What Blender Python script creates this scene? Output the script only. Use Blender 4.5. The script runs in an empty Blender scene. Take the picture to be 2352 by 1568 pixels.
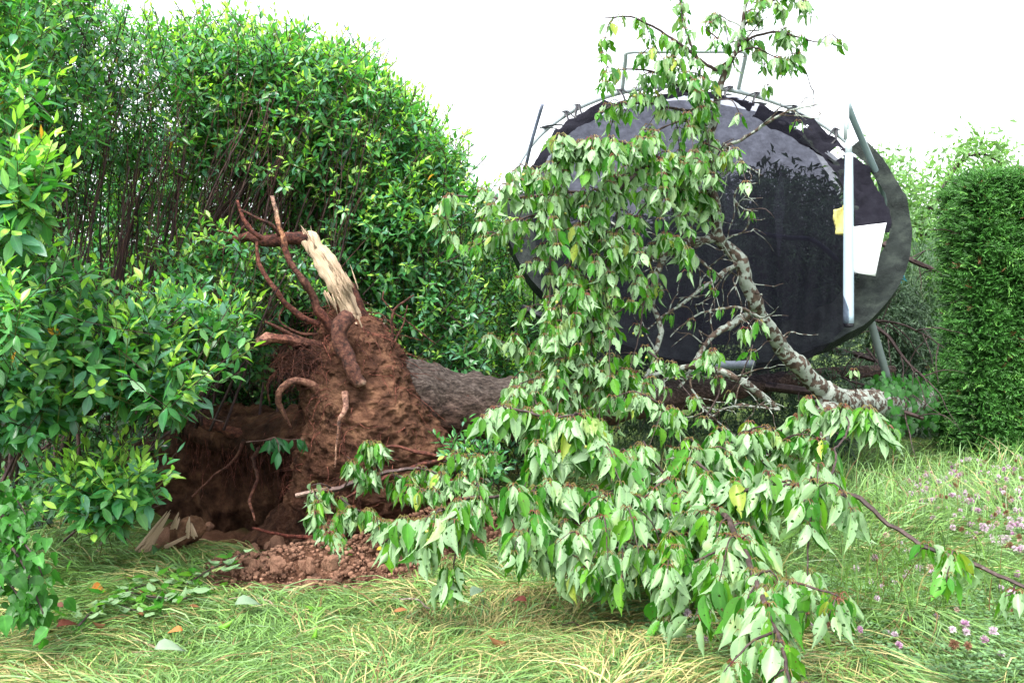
import bpy, math, random
import numpy as np
from math import radians, sin, cos, pi

# ------------------------------------------------------------------ camera, world, sun, exposure
S = bpy.context.scene
C = S.collection
F = 2258.0            # focal length in pixels of a 2352-wide frame
HX, HY = 1176.0, 690.0  # principal column and horizon row in that frame
CAMZ = 1.6
cam_d = bpy.data.cameras.new('camera'); cam = bpy.data.objects.new('camera', cam_d); C.objects.link(cam)
cam.location = (0, 0, CAMZ); cam.rotation_euler = (pi/2, 0, 0)
cam_d.sensor_width = 36; cam_d.lens = 36*F/2352; cam_d.shift_y = (HY-784)/2352
cam_d.clip_start = .05; cam_d.clip_end = 2000
S.camera = cam
W = bpy.data.worlds.new("World"); S.world = W; W.use_nodes = True
wn = W.node_tree.nodes; wl = W.node_tree.links
bg = wn['Background']
sky = wn.new('ShaderNodeTexSky'); sky.sky_type = 'NISHITA'; sky.sun_disc = False
SUN_EL, SUN_AZ = 60, -150         # azimuth measured from +Y (away from the camera) towards +X
sky.sun_elevation = radians(SUN_EL); sky.sun_rotation = radians(SUN_AZ)
sky.air_density = 1.0; sky.dust_density = 3.0; sky.ozone_density = 1.0
hs = wn.new('ShaderNodeHueSaturation'); hs.inputs['Saturation'].default_value = .22
wl.new(sky.outputs[0], hs.inputs['Color']); wl.new(hs.outputs[0], bg.inputs[0])
bg.inputs[1].default_value = .15
sun_d = bpy.data.lights.new('sun', 'SUN'); sun = bpy.data.objects.new('sun', sun_d); C.objects.link(sun)
sun_d.energy = 1.15; sun_d.angle = radians(22); sun_d.color = (1, .97, .92)
sun.rotation_euler = (radians(90-SUN_EL), 0, radians(180-SUN_AZ) + pi)
# direction check: lamp shines along its -Z
import mathutils
sd = mathutils.Vector((sin(radians(SUN_AZ))*cos(radians(SUN_EL)), cos(radians(SUN_AZ))*cos(radians(SUN_EL)), sin(radians(SUN_EL))))
sun.rotation_euler = sd.to_track_quat('Z', 'Y').to_euler()
S.view_settings.view_transform = 'Standard'; S.view_settings.look = 'None'; S.view_settings.gamma = 1
S.view_settings.exposure = 2.0
cy = S.cycles
cy.max_bounces = 8; cy.diffuse_bounces = 4; cy.glossy_bounces = 2; cy.transmission_bounces = 5; cy.transparent_max_bounces = 12
cy.use_denoising = True
cy.sample_clamp_indirect = 6

# ------------------------------------------------------------------ helpers
R = np.random.RandomState(11)
def P(px, py, d):
    return np.array([(px-HX)/F*d, d, CAMZ-(py-HY)/F*d])
def PP(pts):
    return np.array([P(*p) for p in pts])
def nrm(v):
    return v/np.maximum(np.linalg.norm(v, axis=-1, keepdims=True), 1e-9)

def _h(ix, iy, iz):
    n = (ix*374761393 + iy*668265263 + iz*2147483647 + 1013904223) & 0xffffffff
    n = ((n ^ (n >> 13))*1274126177) & 0xffffffff
    n = ((n ^ (n >> 16))*2246822519) & 0xffffffff
    return ((n ^ (n >> 15)) & 0xffff)/65535.0
def vn(p):
    p = np.asarray(p, float) + 1000.0
    i = np.floor(p).astype(np.int64); f = p-i; f = f*f*(3-2*f)
    r = 0
    for dx in (0, 1):
        for dy in (0, 1):
            for dz in (0, 1):
                w = (f[:, 0] if dx else 1-f[:, 0])*(f[:, 1] if dy else 1-f[:, 1])*(f[:, 2] if dz else 1-f[:, 2])
                r = r + w*_h(i[:, 0]+dx, i[:, 1]+dy, i[:, 2]+dz)
    return r*2-1
def fbm(p, o=4, g=.5):
    p = np.asarray(p, float); a = 1; r = 0; t = 0
    for k in range(o):
        r = r + a*vn(p*(2.03**k)+k*17.3); t += a; a *= g
    return r/t
def n2(x, y, s=1, k=0, o=2):
    x = np.asarray(x, float); y = np.asarray(y, float)
    return fbm(np.stack([x.ravel()*s, y.ravel()*s, np.full(x.size, 3.7+k)], 1), o).reshape(x.shape)

class G:
    """collects quads with uv and colour; build() links ONE mesh object"""
    def __init__(s): s.v = []; s.f = []; s.uv = []; s.c = []; s.m = []; s.n = 0
    def add(s, V, Fc, uv=None, col=(1, 1, 1), m=0):
        V = np.asarray(V, float).reshape(-1, 3); Fc = np.asarray(Fc, int)
        s.v.append(V); s.f.append(Fc+s.n); s.n += len(V)
        s.uv.append(np.zeros((len(V), 2)) if uv is None else uv)
        col = np.asarray(col, float)
        s.c.append(np.broadcast_to(col, (len(V), 3)) if col.ndim == 1 else col)
        s.m.append(np.full(len(Fc), m))
    def build(s, name, mats, parent=None, smooth=True):
        if not isinstance(mats, (list, tuple)): mats = [mats]
        V = np.concatenate(s.v); Fc = np.concatenate(s.f)
        me = bpy.data.meshes.new(name)
        me.vertices.add(len(V)); me.vertices.foreach_set('co', V.astype(np.float32).ravel())
        me.loops.add(Fc.size); me.loops.foreach_set('vertex_index', Fc.ravel().astype(np.int32))
        me.polygons.add(len(Fc)); me.polygons.foreach_set('loop_start', np.arange(0, Fc.size, 4, dtype=np.int32))
        me.polygons.foreach_set('loop_total', np.full(len(Fc), 4, dtype=np.int32))
        me.polygons.foreach_set('material_index', np.concatenate(s.m).astype(np.int32))
        me.polygons.foreach_set('use_smooth', np.full(len(Fc), smooth))
        uvl = me.uv_layers.new(name='UVMap'); uv = np.concatenate(s.uv)
        uvl.data.foreach_set('uv', uv[Fc.ravel()].astype(np.float32).ravel())
        ca = me.color_attributes.new('Col', 'FLOAT_COLOR', 'POINT')
        c4 = np.ones((len(V), 4), np.float32); c4[:, :3] = np.concatenate(s.c); ca.data.foreach_set('color', c4.ravel())
        for m in mats: me.materials.append(m)
        me.update(); me.validate()
        o = bpy.data.objects.new(name, me); C.objects.link(o)
        if parent: o.parent = parent; o.matrix_parent_inverse = mathutils.Matrix.Translation(-mathutils.Vector(parent.location))
        return o

def tag(o, label=None, cat=None, group=None, kind=None):
    for k, v in (('label', label), ('category', cat), ('group', group), ('kind', kind)):
        if v: o[k] = v
    return o
def empty(name, loc, label=None, cat=None, group=None):
    o = bpy.data.objects.new(name, None); C.objects.link(o); o.location = loc; o.empty_display_size = .2
    return tag(o, label, cat, group)

def smooth_path(pts, step=.05, rad=None):
    """Catmull-Rom resample; rad list along control points"""
    pts = np.asarray(pts, float); n = len(pts)
    q = np.vstack([2*pts[0]-pts[1], pts, 2*pts[-1]-pts[-2]])
    out = []; rr = []
    if rad is not None: rad = np.interp(np.linspace(0, 1, n), np.linspace(0, 1, len(rad)), rad)
    for i in range(n-1):
        a, b, c, d = q[i], q[i+1], q[i+2], q[i+3]
        k = max(2, int(np.linalg.norm(c-b)/step))
        for t in np.arange(k)/k:
            out.append(.5*((2*b)+(-a+c)*t+(2*a-5*b+4*c-d)*t*t+(-a+3*b-3*c+d)*t**3))
            if rad is not None: rr.append(rad[i]*(1-t)+rad[i+1]*t)
    out.append(pts[-1])
    if rad is not None: rr.append(rad[-1]); return np.array(out), np.array(rr)
    return np.array(out)
def jitter(path, amp, scale, seed):
    k = np.stack([fbm(path*scale+seed+j*31.7, 3) for j in range(3)], 1)
    w = np.minimum(1, np.arange(len(path))/4.)[:, None]
    return path+k*amp*w
def tube(g, path, rad, sides=8, col=(1, 1, 1), m=0, lump=0, lscale=8, flat=1, ends=True):
    path = np.asarray(path, float); n = len(path)
    rad = np.full(n, rad) if np.isscalar(rad) else np.asarray(rad, float)
    if len(rad) != n: rad = np.interp(np.linspace(0, 1, n), np.linspace(0, 1, len(rad)), rad)
    if ends:
        t0 = nrm(path[0]-path[1]); t1 = nrm(path[-1]-path[-2])
        path = np.vstack([path[0]+t0*rad[0]*.15, path, path[-1]+t1*rad[-1]*.15]); rad = np.r_[rad[0]*.02, rad, rad[-1]*.02]; n += 2
    T = nrm(np.gradient(path, axis=0))
    u = np.cross(T[0], [0, 0, 1.0]);
    if np.linalg.norm(u) < .1: u = np.cross(T[0], [0, 1.0, 0])
    u = nrm(u); U = np.zeros((n, 3))
    for i in range(n):
        u = nrm(u-T[i]*np.dot(u, T[i])); U[i] = u
    B = np.cross(T, U)
    a = np.linspace(0, 2*pi, sides+1)
    ring = U[:, None, :]*np.cos(a)[None, :, None]+B[:, None, :]*np.sin(a)[None, :, None]*flat
    V = path[:, None, :]+ring*rad[:, None, None]
    if lump:
        q = V.reshape(-1, 3).copy().reshape(n, sides+1, 3); q[:, -1] = q[:, 0]
        k = fbm(q.reshape(-1, 3)*lscale, 3).reshape(n, sides+1)
        V = path[:, None, :]+ring*(rad[:, None]*(1+lump*k))[:, :, None]
    L = np.r_[0, np.cumsum(np.linalg.norm(np.diff(path, axis=0), axis=1))]
    uv = np.stack([np.broadcast_to(np.linspace(0, 1, sides+1), (n, sides+1)), np.broadcast_to(L[:, None], (n, sides+1))], -1).reshape(-1, 2)
    i = np.arange(n-1)[:, None]*(sides+1)+np.arange(sides)[None, :]
    Fc = np.stack([i, i+1, i+sides+2, i+sides+1], -1).reshape(-1, 4)
    col = np.asarray(col, float)
    if col.ndim == 2:
        col = np.repeat(np.stack([np.interp(np.linspace(0, 1, n), np.linspace(0, 1, len(col)), col[:, j]) for j in range(3)], 1), sides+1, axis=0)
    g.add(V.reshape(-1, 3), Fc, uv, col, m)

def leaf_tmpl(widths, fold=.25, bend=.25, tip=.04, cols=2, notch=None, wav=0):
    """quads; x across (-.5..5 * width), y along 0..1, z up"""
    n = len(widths); V = []; UV = []
    for i, w in enumerate(widths):
        t = i/(n-1)
        for j in range(cols+1):
            s = (j/cols-.5)*2
            ww = w
            if notch and (i, j) in notch: ww = w*notch[(i, j)]
            z = fold*(abs(s) if cols == 2 else abs(s)**1.5)*w*.5-bend*t*t + (wav*w*abs(s)*(1 if (i % 2) else -1))
            V.append((s*.5*ww, t - .05*abs(s)*w, z)); UV.append((j/cols, t))
    k = cols+1
    Fc = [(i*k+j, i*k+j+1, (i+1)*k+j+1, (i+1)*k+j) for i in range(n-1) for j in range(cols)]
    return np.array(V), np.array(Fc), np.array(UV)
def leaves(g, T, O, D, N, L, Wd, col, bendk=None, m=0):
    tv, tf, tu = T; n = len(O)
    if n == 0: return
    D = nrm(D); N = nrm(N-D*np.sum(N*D, 1, keepdims=True)); X = np.cross(D, N)
    L = np.broadcast_to(L, (n,)); Wd = np.broadcast_to(Wd, (n,))
    bk = np.ones(n) if bendk is None else bendk
    V = O[:, None]+L[:, None, None]*(tv[None, :, 0:1]*Wd[:, None, None]*X[:, None]+tv[None, :, 1:2]*D[:, None]+tv[None, :, 2:3]*bk[:, None, None]*N[:, None])
    Fc = tf[None]+np.arange(n)[:, None, None]*len(tv)
    col = np.repeat(np.asarray(col, float).reshape(n, 3), len(tv), axis=0)
    g.add(V.reshape(-1, 3), Fc.reshape(-1, 4), np.tile(tu, (n, 1)), col, m)
def strips(g, pts, width, side, col, m=0):
    """pts n,k,3 ribbons; width n,k; side n,3 across vector"""
    n, k, _ = pts.shape
    w = np.asarray(width)[..., None]*.5
    sd = np.broadcast_to(side[:, None], pts.shape)
    V = np.stack([pts-sd*w, pts+sd*w], 2).reshape(-1, 3)
    i = np.arange(n)[:, None]*(2*k)+np.arange(k-1)[None]*2
    Fc = np.stack([i, i+1, i+3, i+2], -1).reshape(-1, 4)
    uv = np.tile(np.stack(np.meshgrid(np.linspace(0, 1, k), [0, 1], indexing='ij'), -1)[..., ::-1].reshape(-1, 2), (n, 1))
    col = np.asarray(col)
    col = np.repeat(col, 2*k, axis=0) if col.ndim == 2 else np.repeat(col.reshape(-1, 3), 2, axis=0)
    g.add(V, Fc, uv, col, m)
def in_poly(x, y, poly):
    p = np.array(poly, float); r = np.zeros(len(x), bool); j = len(p)-1
    for i in range(len(p)):
        c = ((p[i, 1] > y) != (p[j, 1] > y)) & (x < (p[j, 0]-p[i, 0])*(y-p[i, 1])/(p[j, 1]-p[i, 1]+1e-9)+p[i, 0])
        r ^= c; j = i
    return r
def sample_poly(poly, n, rng=None):
    rng = rng or R
    p = np.array(poly, float); lo, hi = p.min(0), p.max(0); out = np.zeros((0, 2))
    while len(out) < n:
        q = lo+rng.rand(n*2, 2)*(hi-lo); out = np.vstack([out, q[in_poly(q[:, 0], q[:, 1], poly)]])
    return out[:n]
def rdir(n, rng=None):
    rng = rng or R
    return nrm(rng.randn(n, 3))

# ------------------------------------------------------------------ materials
def mat(name):
    m = bpy.data.materials.new(name); m.use_nodes = True; m.node_tree.nodes.clear()
    return m, m.node_tree.nodes, m.node_tree.links
def node(ns, t, **kw):
    n = ns.new(t)
    for k, v in kw.items():
        if k in n.inputs: n.inputs[k].default_value = v
        else: setattr(n, k, v)
    return n
def ramp(ns, stops, interp='LINEAR'):
    r = ns.new('ShaderNodeValToRGB'); e = r.color_ramp.elements; r.color_ramp.interpolation = interp
    while len(e) < len(stops): e.new(.5)
    for i, (p, c) in enumerate(stops):
        e[i].position = p; e[i].color = (*c, 1) if len(c) == 3 else c
    return r
def mix(ns, ls, a, b, fac, blend='MIX'):
    m = ns.new('ShaderNodeMix'); m.data_type = 'RGBA'; m.blend_type = blend
    for inp, v in ((m.inputs[0], fac), (m.inputs[6], a), (m.inputs[7], b)):
        if hasattr(v, 'links') or isinstance(v, bpy.types.NodeSocket): ls.new(v, inp)
        elif isinstance(v, (int, float)): inp.default_value = v
        else: inp.default_value = (*v, 1)
    return m.outputs[2]
def leaf_mat(name, under=None, rough=.35, trans=.35, vein=.25, transcol=(1.3, 1.5, .5), spots=0, spec=.5, attr='Col'):
    m, ns, ls = mat(name)
    out = ns.new('ShaderNodeOutputMaterial')
    at = node(ns, 'ShaderNodeAttribute', attribute_name=attr); col = at.outputs['Color']
    uv = ns.new('ShaderNodeUVMap'); sp = ns.new('ShaderNodeSeparateXYZ'); ls.new(uv.outputs[0], sp.inputs[0])
    a = node(ns, 'ShaderNodeMath', operation='SUBTRACT'); ls.new(sp.outputs[0], a.inputs[0]); a.inputs[1].default_value = .5
    b = node(ns, 'ShaderNodeMath', operation='ABSOLUTE'); ls.new(a.outputs[0], b.inputs[0])
    rb = ramp(ns, [(.0, (1, 1, 1)), (.045, (1, 1, 1)), (.09, (0, 0, 0))]); ls.new(b.outputs[0], rb.inputs[0])
    # side veins: v + 0.8*|u-.5| repeated
    c = node(ns, 'ShaderNodeMath', operation='MULTIPLY_ADD'); ls.new(b.outputs[0], c.inputs[0]); c.inputs[1].default_value = -.7; ls.new(sp.outputs[1], c.inputs[2])
    d = node(ns, 'ShaderNodeMath', operation='MULTIPLY'); ls.new(c.outputs[0], d.inputs[0]); d.inputs[1].default_value = 9
    e = node(ns, 'ShaderNodeMath', operation='FRACT'); ls.new(d.outputs[0], e.inputs[0])
    re = ramp(ns, [(.0, (1, 1, 1)), (.12, (0, 0, 0)), (.9, (0, 0, 0)), (1, (1, 1, 1))]); ls.new(e.outputs[0], re.inputs[0])
    e2 = node(ns, 'ShaderNodeMath', operation='MULTIPLY'); ls.new(re.outputs[0], e2.inputs[0]); e2.inputs[1].default_value = .35
    mx = node(ns, 'ShaderNodeMath', operation='MAXIMUM'); ls.new(rb.outputs[0], mx.inputs[0]); ls.new(e2.outputs[0], mx.inputs[1])
    vf = node(ns, 'ShaderNodeMath', operation='MULTIPLY'); ls.new(mx.outputs[0], vf.inputs[0]); vf.inputs[1].default_value = vein
    if under is not None:
        geo = ns.new('ShaderNodeNewGeometry')
        n4 = node(ns, 'ShaderNodeTexNoise', Scale=6., Detail=2.); tc4 = ns.new('ShaderNodeTexCoord'); ls.new(tc4.outputs['Object'], n4.inputs['Vector'])
        r4 = ramp(ns, [(.27, tuple(c*.62 for c in under)), (.4, under), (.6, under), (.75, (under[0]*1.1, under[1]*.95, under[2]*.6))]); ls.new(n4.outputs[0], r4.inputs[0])
        un = mix(ns, ls, col, r4.outputs[0], .84)
        col = mix(ns, ls, col, un, geo.outputs['Backfacing'])
    tc = ns.new('ShaderNodeTexCoord')
    no = node(ns, 'ShaderNodeTexNoise', Scale=14., Detail=3.); ls.new(tc.outputs['Object'], no.inputs['Vector'])
    rn = ramp(ns, [(.25, (.72, .72, .72)), (.75, (1.25, 1.25, 1.2))]); ls.new(no.outputs[0], rn.inputs[0])
    col = mix(ns, ls, col, rn.outputs[0], 1.0, 'MULTIPLY')
    lighter = mix(ns, ls, col, (1.9, 1.7, 1.5), 1.0, 'MULTIPLY')
    col = mix(ns, ls, col, lighter, vf.outputs[0])
    if spots:
        n3 = node(ns, 'ShaderNodeTexNoise', Scale=70., Detail=1.); ls.new(tc.outputs['Object'], n3.inputs['Vector'])
        r3 = ramp(ns, [(.70, (0, 0, 0)), (.73, (1, 1, 1))]); ls.new(n3.outputs[0], r3.inputs[0])
        f3 = node(ns, 'ShaderNodeMath', operation='MULTIPLY'); ls.new(r3.outputs[0], f3.inputs[0]); f3.inputs[1].default_value = spots
        col = mix(ns, ls, col, (.07, .04, .015), f3.outputs[0])
    pr = node(ns, 'ShaderNodeBsdfPrincipled', Roughness=rough); ls.new(col, pr.inputs['Base Color'])
    pr.inputs['Specular IOR Level'].default_value = spec
    tr = ns.new('ShaderNodeBsdfTranslucent'); tcx = mix(ns, ls, col, transcol, 1.0, 'MULTIPLY'); ls.new(tcx, tr.inputs[0])
    sh = ns.new('ShaderNodeMixShader'); sh.inputs[0].default_value = trans
    ls.new(pr.outputs[0], sh.inputs[1]); ls.new(tr.outputs[0], sh.inputs[2]); ls.new(sh.outputs[0], out.inputs[0])
    if spots:      # holes eaten by insects
        n5 = node(ns, 'ShaderNodeTexNoise', Scale=48., Detail=0.); ls.new(tc.outputs['Object'], n5.inputs['Vector'])
        r5 = ramp(ns, [(.725, (0, 0, 0)), (.74, (1, 1, 1))]); ls.new(n5.outputs[0], r5.inputs[0])
        tp = ns.new('ShaderNodeBsdfTransparent'); s5 = ns.new('ShaderNodeMixShader'); ls.new(r5.outputs[0], s5.inputs[0]); ls.new(sh.outputs[0], s5.inputs[1]); ls.new(tp.outputs[0], s5.inputs[2]); ls.new(s5.outputs[0], out.inputs[0])
    return m
def solid_mat(name, stops, scale=8, detail=6, rough=.85, bump=.3, bscale=None, dist=.02, stretch=None, usecol=False, metal=0, spec=.3, second=None, coords='Object'):
    m, ns, ls = mat(name); out = ns.new('ShaderNodeOutputMaterial')
    tc = ns.new('ShaderNodeTexCoord'); mp = ns.new('ShaderNodeMapping'); ls.new(tc.outputs[coords], mp.inputs[0])
    if stretch: mp.inputs['Scale'].default_value = stretch
    no = node(ns, 'ShaderNodeTexNoise', Scale=float(scale), Detail=float(detail), Roughness=.65); ls.new(mp.outputs[0], no.inputs['Vector'])
    rp = ramp(ns, stops); ls.new(no.outputs[0], rp.inputs[0]); col = rp.outputs[0]
    if second:   # (scale, threshold, colour, amount)
        s2 = node(ns, 'ShaderNodeTexNoise', Scale=float(second[0]), Detail=5.); ls.new(mp.outputs[0], s2.inputs['Vector'])
        r2 = ramp(ns, [(second[1]-.02, (0, 0, 0)), (second[1]+.03, (second[3],)*3)]); ls.new(s2.outputs[0], r2.inputs[0])
        col = mix(ns, ls, col, second[2], r2.outputs[0])
    if usecol:
        at = node(ns, 'ShaderNodeAttribute', attribute_name='Col'); col = mix(ns, ls, col, at.outputs['Color'], 1., 'MULTIPLY')
    pr = node(ns, 'ShaderNodeBsdfPrincipled', Roughness=rough, Metallic=metal); pr.inputs['Specular IOR Level'].default_value = spec
    ls.new(col, pr.inputs['Base Color'])
    if bump:
        nb = node(ns, 'ShaderNodeTexNoise', Scale=float(bscale or scale*2), Detail=8., Roughness=.7); ls.new(mp.outputs[0], nb.inputs['Vector'])
        bp = node(ns, 'ShaderNodeBump', Strength=bump, Distance=dist); ls.new(nb.outputs[0], bp.inputs['Height']); ls.new(bp.outputs[0], pr.inputs['Normal'])
    ls.new(pr.outputs[0], out.inputs[0])
    return m

M_laurel = leaf_mat('laurel leaf', rough=.28, trans=.36, vein=.3, spec=.5, transcol=(1.2, 1.7, .4))
M_far = leaf_mat('distant leaf', rough=.5, trans=.4, vein=0, spec=.3)
M_cherry = leaf_mat('cherry leaf', under=(.29, .44, .25), rough=.42, trans=.33, vein=.28, spots=.8, spec=.4, transcol=(1.1, 1.4, .45))
M_birch = leaf_mat('sapling leaf', under=(.10, .26, .08), rough=.4, trans=.4, vein=.35, spec=.4)
M_needle = leaf_mat('conifer spray', rough=.5, trans=.2, vein=0, spec=.3)
M_grass = leaf_mat('grass blade', rough=.4, trans=.25, vein=0, spec=.4, transcol=(1.1, 1.2, .6))
M_petal = leaf_mat('clover petal', rough=.6, trans=.3, vein=0, transcol=(1, 1, 1))
M_dead = leaf_mat('fallen dead leaf', rough=.6, trans=.2, vein=.2, transcol=(1, .8, .5))
M_soil = solid_mat('red brown soil', [(.30, (.032, .016, .011)), (.5, (.125, .064, .039)), (.68, (.26, .145, .085))], 9, 10, .95, 1., 34, .06, usecol=True, spec=.15)
M_clod = solid_mat('soil clod', [(.3, (.17, .085, .055)), (.6, (.30, .165, .11)), (.8, (.36, .21, .14))], 9, 8, .95, .7, 40, .012, usecol=True, spec=.15)
M_root = solid_mat('reddish root bark', [(.36, (.020, .009, .007)), (.5, (.085, .03, .02)), (.66, (.19, .085, .055))], 34, 9, .72, 1., 60, .02, usecol=True)
M_wood = solid_mat('splintered pale wood', [(.3, (.34, .20, .12)), (.5, (.62, .46, .31)), (.7, (.78, .64, .48))], 6, 6, .6, .8, 8, .015, stretch=(14, 1.2, 1), usecol=True, coords='UV')
M_bark = solid_mat('scaly grey brown bark', [(.36, (.022, .016, .014)), (.5, (.085, .062, .052)), (.66, (.19, .155, .135))], 20, 10, .85, 1., 30, .05, stretch=(1, 2.2, 2.2), usecol=True)
M_lichen = solid_mat('lichened cherry bark', [(.35, (.03, .02, .015)), (.55, (.08, .055, .04)), (.7, (.14, .10, .075))], 18, 6, .8, .8, 45, .012, second=(22, .50, (.33, .38, .33), .75))
M_twig = solid_mat('dark twig bark', [(.35, (.022, .014, .013)), (.6, (.065, .04, .036)), (.78, (.17, .145, .135))], 30, 4, .6, .4, 60, .004, usecol=True)
M_stem = solid_mat('laurel stem', [(.3, (.018, .013, .013)), (.55, (.055, .034, .032)), (.75, (.13, .078, .066))], 12, 5, .7, .4, 40, .006, usecol=True)
M_petiole = solid_mat('red petiole', [(.35, (.14, .022, .022)), (.55, (.14, .12, .03))], 15, 2, .5, 0, usecol=False)
M_tubing = solid_mat('galvanised tube', [(.3, (.36, .42, .44)), (.6, (.5, .57, .59)), (.8, (.24, .30, .30))], 6, 6, .4, .1, 30, .003, metal=0, spec=.5, usecol=True)
M_white = solid_mat('white foam', [(.3, (.74, .77, .8)), (.7, (.82, .84, .86))], 5, 5, .5, .15, 20, .004, second=(45, .74, (.3, .28, .25), .8))
M_sleeve = solid_mat('white pole sleeve', [(.3, (.36, .47, .56)), (.7, (.43, .54, .62))], 3, 3, .3, .05, 10, .003)
M_pad = solid_mat('grey green vinyl padding', [(.35, (.004, .006, .006)), (.5, (.012, .016, .016)), (.65, (.03, .037, .034))], 5, 8, .5, .8, 9, .06, usecol=True, spec=.15)
M_fabric = solid_mat('torn black fabric', [(.3, (.016, .016, .022)), (.7, (.009, .0085, .013))], 6, 6, .8, .6, 14, .04, spec=.05)
M_foam = solid_mat('yellow foam', [(.3, (.42, .38, .10)), (.7, (.6, .55, .22))], 9, 6, .9, .5, 30, .01)
M_black = solid_mat('black plastic cap', [(.3, (.01, .01, .013)), (.7, (.03, .03, .035))], 9, 3, .35, 0)
M_rope = solid_mat('blue rope', [(.3, (.03, .22, .34)), (.7, (.06, .34, .45))], 40, 3, .7, 0)
M_fruit = solid_mat('unripe cherry', [(.3, (.42, .50, .08)), (.7, (.62, .60, .14))], 30, 2, .25, 0, spec=.5)

def net_mat(name, open_, col, scale=260):
    m, ns, ls = mat(name); out = ns.new('ShaderNodeOutputMaterial')
    tc = ns.new('ShaderNodeTexCoord'); no = node(ns, 'ShaderNodeTexNoise', Scale=9., Detail=8., Roughness=.8); ls.new(tc.outputs['Object'], no.inputs['Vector'])
    rp = ramp(ns, [(.3, (open_*.55,)*3), (.7, (open_*1.45,)*3)]); ls.new(no.outputs[0], rp.inputs[0])
    df = node(ns, 'ShaderNodeBsdfPrincipled', Roughness=.8); df.inputs['Specular IOR Level'].default_value = .04; df.inputs['Base Color'].default_value = (*col, 1)
    tp = ns.new('ShaderNodeBsdfTransparent'); tp.inputs[0].default_value = (.9, .91, 1, 1); sh = ns.new('ShaderNodeMixShader')
    ls.new(rp.outputs[0], sh.inputs[0]); ls.new(df.outputs[0], sh.inputs[1]); ls.new(tp.outputs[0], sh.inputs[2]); ls.new(sh.outputs[0], out.inputs[0])
    return m
M_mat = net_mat('woven jumping mat', .20, (.006, .006, .010))
M_net = net_mat('black safety netting', .48, (.004, .004, .006))

# ------------------------------------------------------------------ ground
def gauss(x, y, cx, cy_, sx, sy):
    return np.exp(-((x-cx)/sx)**2-((y-cy_)/sy)**2)
def gh(x, y):
    x = np.asarray(x, float); y = np.asarray(y, float)
    near = np.clip(1-(y-9)/6, 0, 1)
    z = .05*n2(x, y, 1.1, 1, 3)*near+.035*n2(x, y, 2.7, 2, 2)*near
    z = z+.10*gauss(x, y, -2.35, 6.1, .75, .45)           # grassy hump by the splintered stump
    z = z-.62*gauss(x, y, -1.55, 6.85, .95, .5)          # the pit left by the roots
    z = z-.12*gauss(x, y, -1.2, 6.2, .5, .25)
    z = z+.30*gauss(x, y, -.95, 6.45, .35, .3)+.28*gauss(x, y, -.35, 6.5, .4, .35)
    z = z+.15*gauss(x, y, -1.1, 5.68, .5, .25)+.10*gauss(x, y, 1.2, 4.9, .6, .3)+.09*gauss(x, y, .15, 4.9, .5, .25)
    return z
def soilmask(x, y):
    n = .35*n2(x, y, 3.1, 5, 3)
    a = gauss(x, y, -1.45, 6.9, 1.35, .75)*1.4+gauss(x, y, -.65, 6.4, .75, .42)*1.2+gauss(x, y, -1.1, 5.55, .6, .42)*1.6
    a = a-.9*gauss(x, y, -2.4, 6.05, .8, .42)
    return np.clip((a+n-.42)*5, 0, 1)
xs = np.unique(np.round(np.r_[-np.geomspace(260, 5.2, 26), np.arange(-5.2, 5.2, .05), np.geomspace(5.2, 260, 26)], 3))
ys = np.unique(np.round(np.r_[np.linspace(-6, 2.5, 8), np.arange(2.6, 9.4, .05), np.geomspace(9.5, 600, 50)], 3))
X, Y = np.meshgrid(xs, ys); Z = gh(X, Y)
sm = soilmask(X, Y); Z = Z+sm*(.05*n2(X, Y, 6, 7, 3)+.02*n2(X, Y, 19, 8, 2))
i = np.arange(len(ys)-1)[:, None]*len(xs)+np.arange(len(xs)-1)[None]
Fc = np.stack([i, i+1, i+len(xs)+1, i+len(xs)], -1).reshape(-1, 4)
g = G(); g.add(np.stack([X, Y, Z], -1).reshape(-1, 3), Fc, None, np.stack([sm, sm, sm], -1).reshape(-1, 3))
m, ns, ls = mat('ground turf and soil'); out = ns.new('ShaderNodeOutputMaterial')
tc = ns.new('ShaderNodeTexCoord')
no = node(ns, 'ShaderNodeTexNoise', Scale=3., Detail=9., Roughness=.75); ls.new(tc.outputs['Object'], no.inputs['Vector'])
rg = ramp(ns, [(.3, (.03, .055, .015)), (.5, (.07, .12, .03)), (.7, (.15, .16, .05))]); ls.new(no.outputs[0], rg.inputs[0])
no2 = node(ns, 'ShaderNodeTexNoise', Scale=11., Detail=9., Roughness=.7); ls.new(tc.outputs['Object'], no2.inputs['Vector'])
rs = ramp(ns, [(.3, (.05, .024, .015)), (.5, (.12, .058, .036)), (.7, (.21, .11, .07))]); ls.new(no2.outputs[0], rs.inputs[0])
at = node(ns, 'ShaderNodeAttribute', attribute_name='Col')
col = mix(ns, ls, rg.outputs[0], rs.outputs[0], at.outputs['Fac'])
pr = node(ns, 'ShaderNodeBsdfPrincipled', Roughness=.95); ls.new(col, pr.inputs['Base Color']); pr.inputs['Specular IOR Level'].default_value = .1
nb = node(ns, 'ShaderNodeTexNoise', Scale=40., Detail=8., Roughness=.7); ls.new(tc.outputs['Object'], nb.inputs['Vector'])
bp = node(ns, 'ShaderNodeBump', Strength=.8, Distance=.03); ls.new(nb.outputs[0], bp.inputs['Height']); ls.new(bp.outputs[0], pr.inputs['Normal'])
ls.new(pr.outputs[0], out.inputs[0])
tag(g.build('ground', m), kind='structure')

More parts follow.
